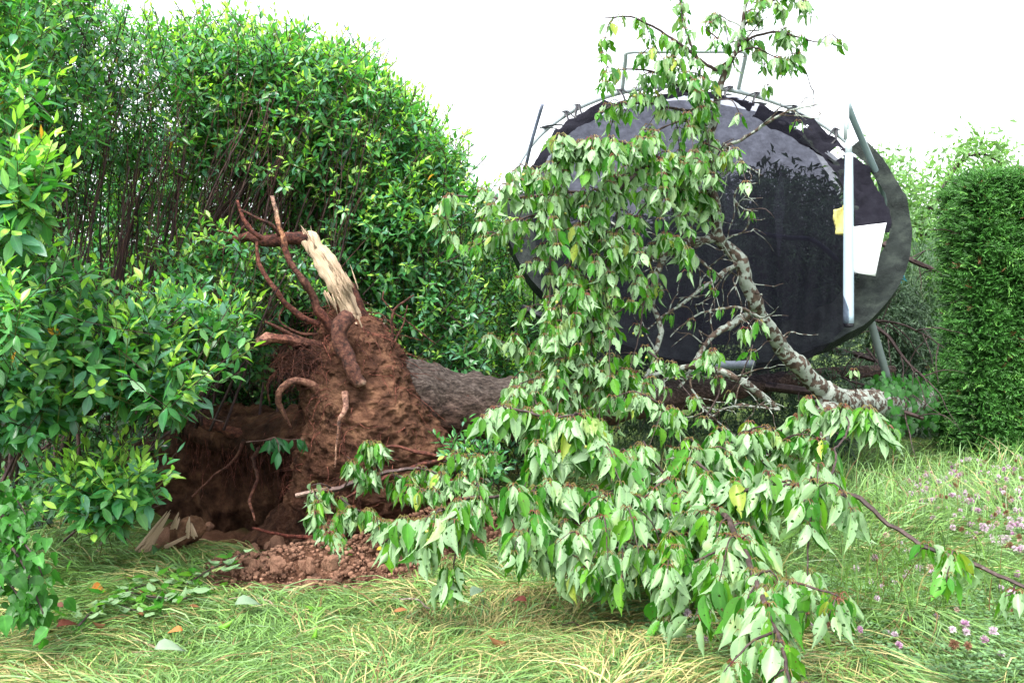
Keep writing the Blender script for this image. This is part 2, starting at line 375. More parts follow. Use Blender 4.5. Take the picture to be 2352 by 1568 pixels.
# ------------------------------------------------------------------ grass (uncountable)
def grass_batch(g, n, d0, d1, px0, px1, rng, lmul=1., upright=0., tint=None):
    d = np.exp(rng.uniform(np.log(d0), np.log(d1), n)); px = rng.uniform(px0, px1, n)
    x = (px-HX)/F*d; y = d
    keep = rng.rand(n) > soilmask(x, y)*1.15-.02
    x, y, d = x[keep], y[keep], d[keep]; n = len(x)
    z = gh(x, y)
    ang = 1.3*pi*n2(x, y, .55, 20, 2)+.5+1.6*n2(x, y, 2.2, 21, 2)+rng.randn(n)*.34
    fx, fy = np.cos(ang), np.sin(ang)
    L = (.12+.36*rng.rand(n)**1.4)*lmul; mat_h = np.clip(.05+.13*n2(x, y, 2.2, 22, 2), .0, .14)*rng.rand(n)
    el = rng.uniform(.15, .75, n)+upright*rng.rand(n)
    k = 5; t = np.linspace(0, 1, k)[None]
    hz = L[:, None]*(np.cos(el)[:, None]*t+.10*t*t)
    vz = L[:, None]*np.sin(el)[:, None]*(t-(.95-.5*upright)*t*t)
    turn = rng.randn(n)[:, None]*.9*t
    px_ = x[:, None]+hz*np.cos(ang[:, None]+turn); py_ = y[:, None]+hz*np.sin(ang[:, None]+turn)
    gz = gh(px_, py_)
    pz_ = gz+mat_h[:, None]+np.maximum(vz, 0)+.004
    w = (.0034+.0032*rng.rand(n))*(np.maximum(d, 4)/4.2)**.8
    wd = w[:, None]*np.array([.8, 1, .95, .7, .15])[None]
    side = nrm(np.stack([-fy, fx, rng.randn(n)*.5], 1))
    gr = np.array([.17, .31, .065]); bl = np.array([.19, .33, .13]); st = np.array([.50, .44, .20]); br = np.array([.20, .13, .06])
    a = rng.rand(n, 1); straw = np.clip(.20+.6*n2(x, y, .9, 30, 3)-.25*(x > 1.4)+.06*(y < 4.9), .03, .6)
    cc = gr*a+bl*(1-a); isst = (rng.rand(n) < straw)[:, None]
    cc = np.where(isst, st*(.6+.6*rng.rand(n, 1)), cc*(.45+1.0*rng.rand(n, 1)))
    cc = np.where(rng.rand(n, 1) < .05, br, cc)
    ok = rng.rand(n) > soilmask(px_[:, 3], py_[:, 3])*1.1
    strips(g, np.stack([px_, py_, pz_], -1)[ok], wd[ok], side[ok], cc[ok])
rg_ = np.random.RandomState(5)
g = G()
grass_batch(g, 150000, 3.7, 7.0, -60, 2420, rg_)
grass_batch(g, 26000, 6.5, 10.5, 900, 2420, rg_, .8, .5)
grass_batch(g, 5000, 4.6, 9.5, 1500, 2420, rg_, 1.3, 1.2)
tag(g.build('grass', M_grass), 'long flattened grass, green and straw coloured, covering the ground', 'grass', kind='stuff')

# ------------------------------------------------------------------ laurel shrubs
T_lau = leaf_tmpl([.06, .5, .85, 1., .9, .55, .06], .16, .16)
T_lau_s = leaf_tmpl([.1, .85, 1., .6, .06], .16, .16)
T_far = leaf_tmpl([.15, 1., .1], .3, .1)
OLD = np.array([.04, .165, .06]); OLD2 = np.array([.085, .225, .06]); YNG = np.array([.34, .55, .10]); BLU = np.array([.08, .20, .13])
def shoots(g, gt, O, D, ln, nl, L, rng, T, young=.5, tint=1., m=0):
    """shoots at O growing along D; leaves spiral up them"""
    n = len(O); ga = 2.399963; ph = rng.rand(n)*6.28
    D = nrm(D); a = nrm(np.cross(D, rdir(n, rng))); b = np.cross(D, a)
    yk = (rng.rand(n) < young)
    shade = .85+.6*rng.rand(n, 1)
    bend = rdir(n, rng)*.15
    for j in range(nl):
        t = j/(nl-1.)
        o = O+D*(ln*t)[:, None]+bend*(ln*t*t)[:, None]
        az = ph+ga*j+rng.randn(n)*.25
        rd = a*np.cos(az)[:, None]+b*np.sin(az)[:, None]
        ld = nrm(D*(.15+.95*t)+rd*(1.-.45*t)+np.array([0, 0, -.42*(1-t)])+rdir(n, rng)*.15)
        nn = D*1.0+np.array([0, -.15, .7])+rdir(n, rng)*.3
        sz = L*(1-.42*t)*rng.uniform(.75, 1.15, n)
        k = np.clip((t-.55)/.3, 0, 1)*yk[:, None]
        mx = rng.rand(n, 1)
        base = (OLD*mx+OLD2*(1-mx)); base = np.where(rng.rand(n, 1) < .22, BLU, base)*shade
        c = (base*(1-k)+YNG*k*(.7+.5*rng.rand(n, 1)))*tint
        c = np.where(rng.rand(n, 1) < .003, np.array([.5, .25, .03]), c)
        leaves(g, T, o+rd*.008, ld, nn, sz, .41*rng.uniform(.85, 1.15, n), c, rng.uniform(-.5, 1.8, n), m)
    if gt is not None:
        pts = O[:, None]+D[:, None]*(ln[:, None]*np.array([[-.5, 0, .5, 1.]]))[..., None]+bend[:, None]*(ln[:, None]*np.array([[0, 0, .25, 1.]]))[..., None]
        c = np.where(yk[:, None], [1.6, 3.2, .7], [1., 1., .9])
        for sdv in (nrm(np.cross(D, [0, -1., .01])), nrm(np.cross(D, [1., 0, .01]))):
            strips(gt, pts, np.full((n, 4), .0045)*np.maximum(O[:, 1:2], 4)/5., sdv, c)
def region(poly, n, d0, d1, rng):
    q = sample_poly(poly, n, rng); d = rng.uniform(d0, d1, n)
    return np.stack([(q[:, 0]-HX)/F*d, d, CAMZ-(q[:, 1]-HY)/F*d], 1)
def shrub(name, label, base, regs, stems, group=None, seed=0, T=T_lau_s, mtw=M_stem):
    """regs: (poly, n, d0, d1, leaflen, nleaves, young, tint); stems: list of (points, r0, r1)"""
    rng = np.random.RandomState(seed)
    o = empty(name, base, label, 'shrub', group)
    g = G(); gt = G(); tips = []
    for (poly, n, d0, d1, L, nl, yg, tint) in regs:
        O = region(poly, n, d0, d1, rng)
        D = np.array([0, -.35, .75])+rdir(n, rng)*.75
        shoots(g, gt, O, D, rng.uniform(.10, .26, n)*(L/.085), nl, L, rng, T, yg, tint)
        tips.append(O)
    f = g.build('foliage', M_laurel, o); gt.build('twigs', M_stem, o)['kind'] = 'stuff'
    for (pts, r0, r1) in stems:
        g2 = G(); p, rr = smooth_path(PP(pts), .08, [r0, (r0+r1)/2, r1])
        p = jitter(p, .05, 2.5, rng.rand()*99); sc = rng.uniform(.6, 1.4)
        tube(g2, p, rr, 6, (sc, sc*rng.uniform(.85, 1), sc*rng.uniform(.85, 1)), lump=.2)
        # thin forks
        for _ in range(rng.randint(2, 6)):
            k = rng.randint(len(p)//4, len(p)-2); d_ = nrm(p[k+1]-p[k])+rdir(1, rng)[0]*.35+np.array([0, 0, .1]); ll = min(rng.uniform(.4, 1.1), max(.15, p[-1][2]-p[k][2]+.1))
            q = smooth_path(np.array([p[k], p[k]+d_*ll*.5, p[k]+d_*ll+np.array([0, 0, .15*ll])]), .1)
            q = jitter(q, .05, 3, rng.rand()*99); tube(g2, q, [rr[k]*.5, rr[k]*.3, .002], 4, (sc*1.5, sc*1.1, sc))
        g2.build('stem', mtw, o)
    return o
def fan(rng, n, xb, yb, xt, yt, d0, d1, r=(.008, .02), skew=0):
    out = []; xt = (xt[0]+25, xt[1]+60)
    for _ in range(n):
        a = rng.uniform(*xb); t = rng.rand()
        b = xt[0]+(xt[1]-xt[0])*np.clip((a-xb[0])/(xb[1]-xb[0])+rng.randn()*.22, 0, 1)+skew
        ya = rng.uniform(*yb); ye = rng.uniform(*yt); d = rng.uniform(d0, d1); dd = rng.uniform(-.3, .3)
        r0 = rng.uniform(*r)
        mid = (a*.62+b*.38+rng.randn()*16, ya*.5+ye*.5, d+dd*.5)
        out.append(([(a, ya, d), mid, (b, ye, d+dd)], r0, r0*.35))
    return out
rs_ = np.random.RandomState(3)
GR = 'laurel shrubs of the overgrown hedge'
SH = []
SH.append(shrub('laurel_shrub', 'tallest shrub of the overgrown hedge, its leafy top rising out of the photo', (-2.9, 6.6, 0), [
    ([(-120, -160), (210, -160), (235, 60), (205, 150), (245, 240), (235, 330), (120, 400), (-120, 400)], 1000, 5.9, 7.4, .09, 9, .45, 1.05),
    ([(-100, -60), (120, -20), (110, 160), (60, 200), (-100, 220)], 160, 5.2, 5.8, .09, 9, .8, 1.15),
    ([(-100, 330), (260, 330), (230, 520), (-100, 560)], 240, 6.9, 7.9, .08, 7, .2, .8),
    ], fan(rs_, 34, (-60, 190), (720, 1150), (-80, 240), (-40, 330), 6.4, 7.6, (.006, .016)), None, 1))
SH.append(shrub('laurel_shrub', 'thin open shrub with the sky showing between its bare forked stems', (-2.1, 7.6, 0), [
    ([(195, 150), (225, 70), (270, 60), (330, 95), (400, 110), (450, 120), (450, 300), (400, 400), (240, 400)], 340, 7.0, 8.2, .088, 8, .45, 1.1),
    ([(240, 380), (450, 380), (460, 520), (260, 540)], 130, 7.6, 8.6, .08, 7, .4, 1.),
    ], fan(rs_, 46, (160, 420), (740, 1080), (190, 560), (230, 380), 6.9, 8.0, (.005, .016), 20), None, 2))
SH.append(shrub('laurel_shrub', 'dense topped shrub behind the pale splintered root, bare stems under its crown', (-1.6, 8.2, 0), [
    ([(395, 190), (430, 105), (480, 95), (520, 105), (600, 125), (640, 112), (700, 132), (750, 160), (800, 300), (740, 430), (620, 440), (440, 390)], 1350, 7.5, 9.0, .10, 9, .6, 1.15),
    ([(430, 380), (740, 380), (720, 520), (450, 520)], 90, 8.4, 9.2, .078, 7, .3, .8),
    ], fan(rs_, 64, (360, 720), (720, 1000), (480, 780), (210, 420), 7.5, 8.7, (.005, .014), 10), None, 3))
SH.append(shrub('laurel_shrub', 'rounded shrub leafy to the ground beyond the uprooted trunk', (-.9, 8.6, 0), [
    ([(700, 155), (780, 140), (830, 158), (880, 212), (930, 240), (960, 300), (1010, 330), (1040, 395), (1060, 460), (1000, 560), (820, 560), (700, 500), (690, 400), (740, 300)], 1450, 7.7, 9.3, .10, 9, .75, 1.22),
    ([(690, 430), (820, 420), (1020, 520), (1080, 640), (1130, 880), (960, 870), (880, 760), (790, 640), (690, 560)], 1250, 7.7, 9.0, .09, 9, .5, 1.02),
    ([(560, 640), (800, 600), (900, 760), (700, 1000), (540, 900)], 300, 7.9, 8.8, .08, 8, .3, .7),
    ], fan(rs_, 22, (720, 1050), (800, 1000), (720, 1000), (330, 560), 8.2, 9.0, (.006, .014)), None, 4))
SH.append(shrub('laurel_shrub', 'low bright shrub between the rounded hedge end and the tipped trampoline', (-.1, 9.3, 0), [
    ([(1010, 380), (1060, 430), (1130, 450), (1170, 560), (1190, 680), (1260, 780), (1300, 900), (1130, 960), (1000, 900), (980, 600)], 900, 8.8, 10.2, .085, 9, .7, 1.2),
    ], fan(rs_, 10, (1020, 1200), (850, 1000), (1020, 1180), (480, 700), 9.2, 9.9, (.006, .014)), None, 5))
SH.append(shrub('laurel_shrub', 'shaded mass of shrub leaves seen behind the bare stems', (-3.6, 10.2, 0), [
    ([(-150, 300), (740, 340), (800, 700), (740, 1010), (-150, 1060)], 3600, 9.2, 10.6, .125, 8, .5, 1.2),
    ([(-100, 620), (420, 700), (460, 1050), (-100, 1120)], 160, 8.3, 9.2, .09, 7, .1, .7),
    ], fan(rs_, 14, (-50, 640), (850, 1000), (-50, 700), (380, 560), 9.4, 10, (.008, .018)), None, 6))
rg2 = np.random.RandomState(15)
top = [(230, 60), (330, 85), (365, 125), (420, 88), (500, 80), (580, 95), (640, 105), (700, 128), (770, 140), (830, 155), (880, 205), (930, 238), (960, 295), (1010, 328), (1040, 390), (1062, 430)]
tp = np.array(top, float); k = 260; t_ = rg2.uniform(0, len(tp)-1.001, k); i_ = t_.astype(int); q_ = tp[i_]*(1-(t_-i_))[:, None]+tp[i_+1]*(t_-i_)[:, None]
q_ = q_+np.stack([rg2.randn(k)*14, rg2.uniform(-34, 34, k)], 1); d_ = rg2.uniform(7.8, 8.8, k)
for sh, lo, hi in ((SH[1], 0, 450), (SH[2], 450, 740), (SH[3], 740, 1100)):
    s_ = (q_[:, 0] >= lo) & (q_[:, 0] < hi); g = G(); gt = G(); O = np.stack([(q_[s_, 0]-HX)/F*d_[s_], d_[s_], CAMZ-(q_[s_, 1]-HY)/F*d_[s_]], 1); n = len(O)
    shoots(g, gt, O, np.array([0, -.1, .8])+rdir(n, rg2)*.7, rg2.uniform(.14, .30, n), 9, .098, rg2, T_lau_s, .8, 1.25)
    g.build('foliage', M_laurel, sh); gt.build('twigs', M_stem, sh)['kind'] = 'stuff'
# nearer boughs with large glossy leaves
SH.append(shrub('laurel_bush', 'near bush of large glossy leaves in front of the bare stems', (-2.6, 5.6, 0), [
    ([(-60, 560), (40, 540), (90, 620), (240, 700), (300, 730), (330, 800), (300, 880), (440, 900), (400, 950), (200, 940), (120, 990), (-60, 1000)], 380, 4.9, 5.8, 0.128, 9, .4, 1.0),
    ([(240, 760), (330, 740), (400, 820), (470, 880), (440, 950), (350, 960), (250, 940)], 130, 5.2, 5.8, 0.13, 9, .5, 1.0),
    ([(-60, 360), (50, 380), (100, 440), (110, 520), (30, 560), (-60, 560)], 80, 4.6, 5.1, 0.127, 9, .7, 1.15),
    ([(-60, 190), (90, 220), (110, 260), (60, 290), (-60, 300)], 30, 4.8, 5.2, .10, 9, .9, 1.2),
    ([(-60, 680), (60, 690), (50, 800), (-60, 800)], 34, 4.2, 4.6, .11, 9, .7, 1.15),
    ([(-60, 880), (150, 930), (170, 960), (60, 1010), (-60, 1040)], 80, 4.9, 5.6, 0.121, 9, .35, .9),
    ], fan(rs_, 9, (-60, 150), (1050, 1200), (-20, 380), (620, 860), 5.3, 5.9, (.009, .016)), None, 7, T_lau))
SH.append(shrub('laurel_bush', 'bush with yellow-tipped sprays pushing up against the broken root end', (-1.7, 6.7, 0), [
    ([(370, 620), (430, 570), (540, 545), (570, 590), (560, 700), (480, 700), (390, 650)], 90, 6.6, 7.2, .095, 9, .6, 1.1),
    ([(320, 730), (400, 690), (480, 690), (560, 750), (560, 800), (500, 830), (440, 880), (330, 840)], 170, 5.9, 6.6, 0.115, 9, .6, 1.1),
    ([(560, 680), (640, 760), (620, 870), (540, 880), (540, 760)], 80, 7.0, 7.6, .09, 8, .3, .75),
    ([(540, 560), (700, 590), (760, 700), (640, 720), (560, 680)], 150, 7.3, 7.9, .085, 8, .4, .9),
    ], fan(rs_, 7, (380, 520), (900, 1000), (400, 600), (600, 780), 6.4, 7.0, (.008, .014)), None, 8, T_lau))
SH.append(shrub('laurel_bush', 'small low bush overhanging the splintered stump and the grass', (-2.35, 5.7, 0), [
    ([(130, 1130), (180, 1095), (260, 1110), (345, 1115), (340, 1160), (310, 1190), (260, 1215), (190, 1200), (135, 1170)], 110, 5.1, 5.5, 0.118, 9, .8, 1.25),
    ], fan(rs_, 5, (120, 220), (1200, 1260), (160, 320), (1110, 1180), 5.5, 5.7, (.006, .01)), None, 9, T_lau))
SH.append(shrub('laurel_bush', 'deeply shaded bush filling the gap between the glossy bushes and the root plate', (-1.9, 8.1, 0), [  # leaves tinted dark, the deep shade painted into their colour
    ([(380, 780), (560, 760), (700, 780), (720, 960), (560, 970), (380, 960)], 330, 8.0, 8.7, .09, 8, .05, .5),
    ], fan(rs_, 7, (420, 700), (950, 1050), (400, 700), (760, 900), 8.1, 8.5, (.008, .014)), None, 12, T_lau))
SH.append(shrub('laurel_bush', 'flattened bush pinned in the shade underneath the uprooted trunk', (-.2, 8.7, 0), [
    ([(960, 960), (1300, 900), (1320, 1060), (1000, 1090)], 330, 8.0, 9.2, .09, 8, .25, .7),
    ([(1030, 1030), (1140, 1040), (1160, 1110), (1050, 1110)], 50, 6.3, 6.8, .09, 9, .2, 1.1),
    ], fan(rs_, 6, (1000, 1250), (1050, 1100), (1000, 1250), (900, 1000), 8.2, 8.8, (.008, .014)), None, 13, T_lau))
SH.append(shrub('laurel_bush', 'dark shaded bush behind the low bush, beside the pit', (-2.6, 7.0, 0), [  # leaf tints below darkened to stand in for shade under the canopy
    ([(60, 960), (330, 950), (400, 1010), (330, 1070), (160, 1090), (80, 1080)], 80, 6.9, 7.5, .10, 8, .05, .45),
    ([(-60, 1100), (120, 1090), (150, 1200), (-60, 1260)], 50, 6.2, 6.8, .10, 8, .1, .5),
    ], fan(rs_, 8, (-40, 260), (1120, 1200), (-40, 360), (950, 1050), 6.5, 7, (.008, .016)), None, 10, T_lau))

# ------------------------------------------------------------------ lofted earth masses
def loft(g, rows, na=150, nr=150, amp=.05, sc=4, crumb=.014, col=(1, 1, 1), m=0, seed=0, ax=None, open_=False):
    """rows: (centre xyz, radius along a, radius along b); a,b given by ax"""
    cs = np.array([r[0] for r in rows]); ra = np.array([r[1] for r in rows]); rb = np.array([r[2] for r in rows])
    t = np.linspace(0, 1, len(rows)); T = np.linspace(0, 1, nr)
    Cn = np.stack([np.interp(T, t, cs[:, k]) for k in range(3)], 1); A = np.interp(T, t, ra); B = np.interp(T, t, rb)
    a = np.linspace(0, 2*pi, na+1); u, v = ax
    dirv = (u[None, None]*(np.cos(a)[None, :, None]*A[:, None, None])+v[None, None]*(np.sin(a)[None, :, None]*B[:, None, None]))
    V = Cn[:, None]+dirv; nn = nrm(dirv.reshape(-1, 3)); q = V.reshape(-1, 3)
    q = q.reshape(nr, na+1, 3); q[:, -1] = q[:, 0]; q = q.reshape(-1, 3)
    f = fbm(q*sc+seed, 4); rg = 1-np.abs(fbm(q*sc*2.2+seed+9, 3))*2
    f2 = fbm(q*22+seed, 2); f3 = fbm(q*60+seed, 2)
    taper = np.repeat(np.sqrt(np.minimum(A, B)/max(A.max(), .01)), na+1)
    dsp = (amp*(f*1.3+.5*rg)+crumb*(f2+.6*f3))*taper
    V = q+nn*dsp[:, None]
    i = np.arange(nr-1)[:, None]*(na+1)+np.arange(na)[None]
    Fc = np.stack([i, i+1, i+na+2, i+na+1], -1).reshape(-1, 4)
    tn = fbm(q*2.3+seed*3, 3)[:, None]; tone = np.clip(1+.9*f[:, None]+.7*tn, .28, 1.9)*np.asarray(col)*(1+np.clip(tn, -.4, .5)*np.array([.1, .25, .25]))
    g.add(V, Fc, None, tone, m)
    return V, nn

ROOT_D = 6.9
UP = empty('uprooted_tree', (-.9, 6.9, 0), 'uprooted tree lying on its side with its torn root plate standing over a muddy pit', 'tree')
g = G()
def vrow(py, l, r, d, rd):
    return (P((l+r)/2, py, d), (r-l)/2/F*d, rd)
rows = [vrow(690, 788, 800, 6.95, .02), vrow(712, 768, 822, 6.95, .10), vrow(745, 748, 868, 6.93, .2), vrow(790, 722, 900, 6.9, .28), vrow(840, 700, 935, 6.88, .34),
        vrow(900, 700, 962, 6.88, .4), vrow(960, 706, 992, 6.88, .44), vrow(1020, 700, 1026, 6.9, .48), vrow(1080, 690, 1040, 6.92, .5), vrow(1150, 660, 1040, 7., .5), vrow(1250, 560, 1060, 7.1, .5)]
pv, pn = loft(g, rows, 260, 320, .085, 3.6, .030, (.92, .84, .84), 0, 1, (np.array([1., 0, 0]), np.array([0, 1., 0])))
# fibrous left lobe, arch foot and overhanging lip
lob = [(P(770, 850, 6.8), .12, .14), (P(720, 840, 6.72), .13, .16), (P(680, 835, 6.68), .10, .13), (P(645, 835, 6.68), .05, .06), (P(630, 835, 6.68), .01, .01)]
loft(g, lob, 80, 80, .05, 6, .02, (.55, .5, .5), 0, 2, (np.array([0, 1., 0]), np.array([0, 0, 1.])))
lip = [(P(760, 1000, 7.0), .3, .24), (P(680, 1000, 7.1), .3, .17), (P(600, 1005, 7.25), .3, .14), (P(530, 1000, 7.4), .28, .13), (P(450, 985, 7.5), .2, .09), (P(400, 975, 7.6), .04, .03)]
lv, ln_ = loft(g, lip, 120, 160, .06, 5, .02, (.58, .54, .52), 0, 3, (np.array([0, 1., 0]), np.array([0, 0, 1.])))  # lip soil tinted darker, the pit's shade put into its colour
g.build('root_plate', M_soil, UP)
g = G()
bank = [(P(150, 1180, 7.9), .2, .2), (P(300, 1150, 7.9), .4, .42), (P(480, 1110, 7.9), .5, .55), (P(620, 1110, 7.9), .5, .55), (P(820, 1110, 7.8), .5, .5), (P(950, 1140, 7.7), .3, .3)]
loft(g, bank, 140, 200, .1, 2.5, .025, (.58, .54, .52), 0, 5, (np.array([0, 1., 0]), np.array([0, 0, 1.])))  # bank earth coloured darker to paint the dim light of the pit
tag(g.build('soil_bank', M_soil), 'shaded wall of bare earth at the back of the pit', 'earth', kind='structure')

def root(pts, r, name='root', cols=(1, 1, 1), m=M_root, sides=9, amp=.014, lump=.42, label=None, seed=None, step=.03):
    g = G(); p, rr = smooth_path(PP(pts), step, r); amp = amp*1.6
    sd_ = (pts[0][0]*7+pts[0][1]*3) % 97
    p = jitter(p, amp, 9, sd_)
    tube(g, p, rr, sides, cols, lump=lump, lscale=18)
    o = g.build(name, m, UP)
    if label: o['label'] = label
    return o, p
pxr = lambda w, d=6.7: w/2/F*d     # half width in px -> radius
# big torn root
root([(850, 800, 6.95), (828, 740, 6.9), (812, 690, 6.86), (798, 650, 6.84), (788, 632, 6.82)], [pxr(56), pxr(50), pxr(42), pxr(26), pxr(6)], 'root', (1.1, .95, .95), amp=.006)
g = G(); p, rr = smooth_path(PP([(826, 772, 6.82), (812, 730, 6.8), (790, 680, 6.78), (765, 630, 6.76), (735, 585, 6.76), (708, 548, 6.76), (700, 540, 6.76)]), .02, [pxr(16), pxr(40), pxr(50), pxr(52), pxr(50), pxr(44), pxr(36)])
tube(g, p, rr*.55, 26, (1, 1, 1), lump=.34, lscale=17, flat=1.75)
rw = np.random.RandomState(8)
for _ in range(34):
    k = rw.randint(4, len(p)-14); n_ = rw.randint(6, 13); off = np.array([rw.uniform(-1, 1)*rr[k]*.75, -rr[k]*.5, 0]); q = p[k:k+n_]+off; w = rw.uniform(.003, .008)
    tube(g, jitter(q, .006, 20, rw.rand()*40), [w*.4, w, w*.2], 4, (1, 1, 1)*np.array(rw.uniform(.35, 1.15)))
for (cx, cy0, n, up) in ((792, 640, 16, 1), (760, 640, 8, 1), (770, 690, 10, -1), (820, 760, 10, -1), (712, 548, 8, 1)):
    for _ in range(n):
        a = P(cx+rw.randn()*10, cy0+rw.randn()*8, 6.72); dv = np.array([-.45*up+rw.randn()*.18, rw.randn()*.1, 1.*up])*rw.uniform(.03, .10)
        tube(g, np.array([a-dv*.8, a, a+dv]), [.006, .005, .0008], 4, (1, 1, 1))
o = g.build('splintered_root', M_wood, UP)
root([(708, 548, 6.76), (660, 548, 6.74), (610, 552, 6.74), (560, 545, 6.78), (520, 570, 6.85), (480, 598, 6.9), (430, 612, 7.0)], [pxr(32), pxr(30), pxr(28), pxr(24), pxr(24), pxr(22), pxr(16)], amp=.01, cols=(1.05, .9, .95))
root([(625, 450, 6.55), (634, 485, 6.55), (645, 525, 6.55), (652, 555, 6.55), (668, 600, 6.55), (695, 645, 6.55), (718, 680, 6.6), (728, 710, 6.62), (752, 745, 6.68), (775, 790, 6.75)],
     [pxr(8), pxr(10), pxr(11), pxr(13), pxr(14), pxr(17), pxr(18), pxr(20), pxr(22), pxr(24)],
     cols=[(5, 8, 9), (5, 8, 8.5), (4.2, 5, 4), (1.2, 1, 1), (1, 1, 1), (1, 1, 1), (1, 1, 1), (1.3, 1, 1), (1, 1, 1), (1, 1, 1)])
root([(545, 460, 6.6), (556, 495, 6.6), (575, 525, 6.6), (603, 548, 6.62)], [pxr(6), pxr(9), pxr(11), pxr(12)], cols=(1.3, 1, 1))
root([(553, 482, 6.6), (590, 500, 6.62), (625, 518, 6.66), (645, 545, 6.72)], [pxr(5), pxr(7), pxr(8), pxr(8)])
root([(500, 530, 6.7), (540, 536, 6.68), (563, 520, 6.66)], [pxr(5), pxr(6), pxr(6)])
root([(590, 555, 6.62), (592, 590, 6.6), (610, 630, 6.58), (638, 672, 6.58), (652, 700, 6.6), (690, 725, 6.65), (735, 745, 6.7)], [pxr(8), pxr(9), pxr(11), pxr(13), pxr(13), pxr(14), pxr(15)], cols=(1.2, 1, 1))
root([(590, 788, 6.5), (615, 778, 6.52), (650, 780, 6.55), (720, 790, 6.7), (770, 800, 6.8)], [pxr(20), pxr(26), pxr(20), pxr(22), pxr(26)], cols=[(5, 7, 8), (2.5, 2.5, 2.5), (1, 1, 1), (1, 1, 1), (1, 1, 1)])
root([(608, 738, 6.5), (650, 758, 6.55), (700, 782, 6.65), (740, 800, 6.72)], [pxr(6), pxr(9), pxr(11), pxr(13)])
root([(655, 700, 6.62), (640, 735, 6.6), (680, 765, 6.65), (730, 770, 6.7)], [pxr(4), pxr(5), pxr(6), pxr(8)])
root([(800, 728, 6.55), (786, 745, 6.5), (780, 775, 6.48), (790, 810, 6.46), (806, 845, 6.44), (824, 876, 6.42), (828, 886, 6.42)], [pxr(40), pxr(46), pxr(34), pxr(34), pxr(33), pxr(30), pxr(20)], cols=[(1, 1, 1)]*6+[(5, 8, 9)], sides=12, label='thick hanging root stub with a pale snapped end')
root([(735, 905, 6.6), (712, 878, 6.52), (680, 872, 6.46), (652, 888, 6.44), (638, 915, 6.44), (648, 950, 6.46), (668, 978, 6.5)], [pxr(26), pxr(20), pxr(17), pxr(16), pxr(14), pxr(11), pxr(5)], cols=(1.9, 2.3, 2.3), label='grey arched root')
root([(902, 800, 6.75), (898, 740, 6.7), (905, 712, 6.7), (930, 695, 6.7), (950, 680, 6.7)], [pxr(9), pxr(7), pxr(6), pxr(5), pxr(3)])
root([(905, 790, 6.72), (925, 740, 6.7), (935, 700, 6.7)], [pxr(5), pxr(4), pxr(3)])
root([(1000, 790, 6.9), (888, 700, 6.8), (884, 670, 6.8)], [pxr(3), pxr(4), pxr(3)])
root([(430, 958, 7.0), (480, 975, 7.0), (530, 990, 7.05), (590, 1000, 7.1)], [pxr(20), pxr(28), pxr(28), pxr(24)], cols=(1.1, 1, .95))
root([(792, 900, 6.45), (796, 935, 6.4), (782, 960, 6.38), (780, 985, 6.38), (775, 1030, 6.38), (770, 1075, 6.38)], [pxr(14), pxr(12), pxr(8), pxr(5), pxr(3)], cols=[(2, 2.5, 2.6), (3.5, 5, 5.5), (3, 4, 4), (3.5, 5, 5), (3.5, 5, 5)])
root([(580, 1212, 6.15), (620, 1222, 6.15), (660, 1228, 6.2), (715, 1232, 6.3)], [pxr(5), pxr(7), pxr(8), pxr(9)], cols=(1.7, 1.2, 1.2))
root([(860, 1032, 6.3), (910, 1022, 6.3), (950, 1035, 6.3), (1010, 1050, 6.3), (1060, 1065, 6.3), (1110, 1100, 6.3)], [pxr(4), pxr(6), pxr(8), pxr(9), pxr(8), pxr(5)], cols=(1.3, 1.1, 1.1))
root([(780, 1150, 6.1), (850, 1120, 6.1), (900, 1090, 6.15), (980, 1065, 6.2), (1030, 1055, 6.3)], [pxr(4), pxr(7), pxr(8), pxr(9), pxr(8)], cols=(1.3, 1.1, 1.1))
root([(620, 930, 6.6), (617, 885, 6.6), (635, 850, 6.62), (660, 838, 6.65)], [pxr(3), pxr(5), pxr(6), pxr(8)])
root([(560, 1010, 6.9), (545, 1040, 6.9), (520, 1070, 6.9), (470, 1110, 6.9), (440, 1140, 6.9)], [pxr(9), pxr(7), pxr(5), pxr(4), pxr(3)])
root([(585, 1195, 6.4), (577, 1150, 6.45), (594, 1110, 6.55), (582, 1070, 6.7), (596, 1030, 6.9)], [pxr(4), pxr(6), pxr(7), pxr(8), pxr(12)], cols=[(4, 4.5, 4.5), (1, .9, .9), (.6, .6, .6), (.6, .6, .6)], amp=.03)
# fine rootlets
rf = np.random.RandomState(21); g = G()
front = np.where(pn[:, 1] < .35)[0]; front = front[(pv[front, 2] > .25)]
for k in rf.choice(front, 560):
    a = pv[k]-pn[k]*.01; L_ = rf.uniform(.05, .28); d1 = nrm(pn[k]*.7+rdir(1, rf)[0]*.8); side = nrm(np.array([rf.randn(), rf.randn()*.4, -rf.rand()*1.6]))
    p = smooth_path(np.array([a, a+d1*L_*.25, a+d1*L_*.35+side*L_*.45, a+d1*L_*.3+side*L_*.9]), .03); p = jitter(p, .02, 14, rf.rand()*90)
    w = rf.uniform(.0012, .0042); c = rf.choice([.7, 1., 1.5, 2.2]); tube(g, p, [w, w*.7, w*.3], 4, (c*1.1, c*.9, c*.9), ends=False)
under = np.where((ln_[:, 2] < .3))[0]
for k in rf.choice(under, 420):
    a = lv[k]; L_ = rf.uniform(.06, .42); side = nrm(np.array([rf.randn()*.35, rf.randn()*.3, -1.2]))
    p = smooth_path(np.array([a, a+side*L_*.5, a+side*L_]), .04); p = jitter(p, .04, 9, rf.rand()*90)
    w = rf.uniform(.001, .004); c = rf.choice([.5, .8, 1.4]); tube(g, p, [w, w*.7, w*.3], 4, (c*1.1, c*.9, c*.9), ends=False)
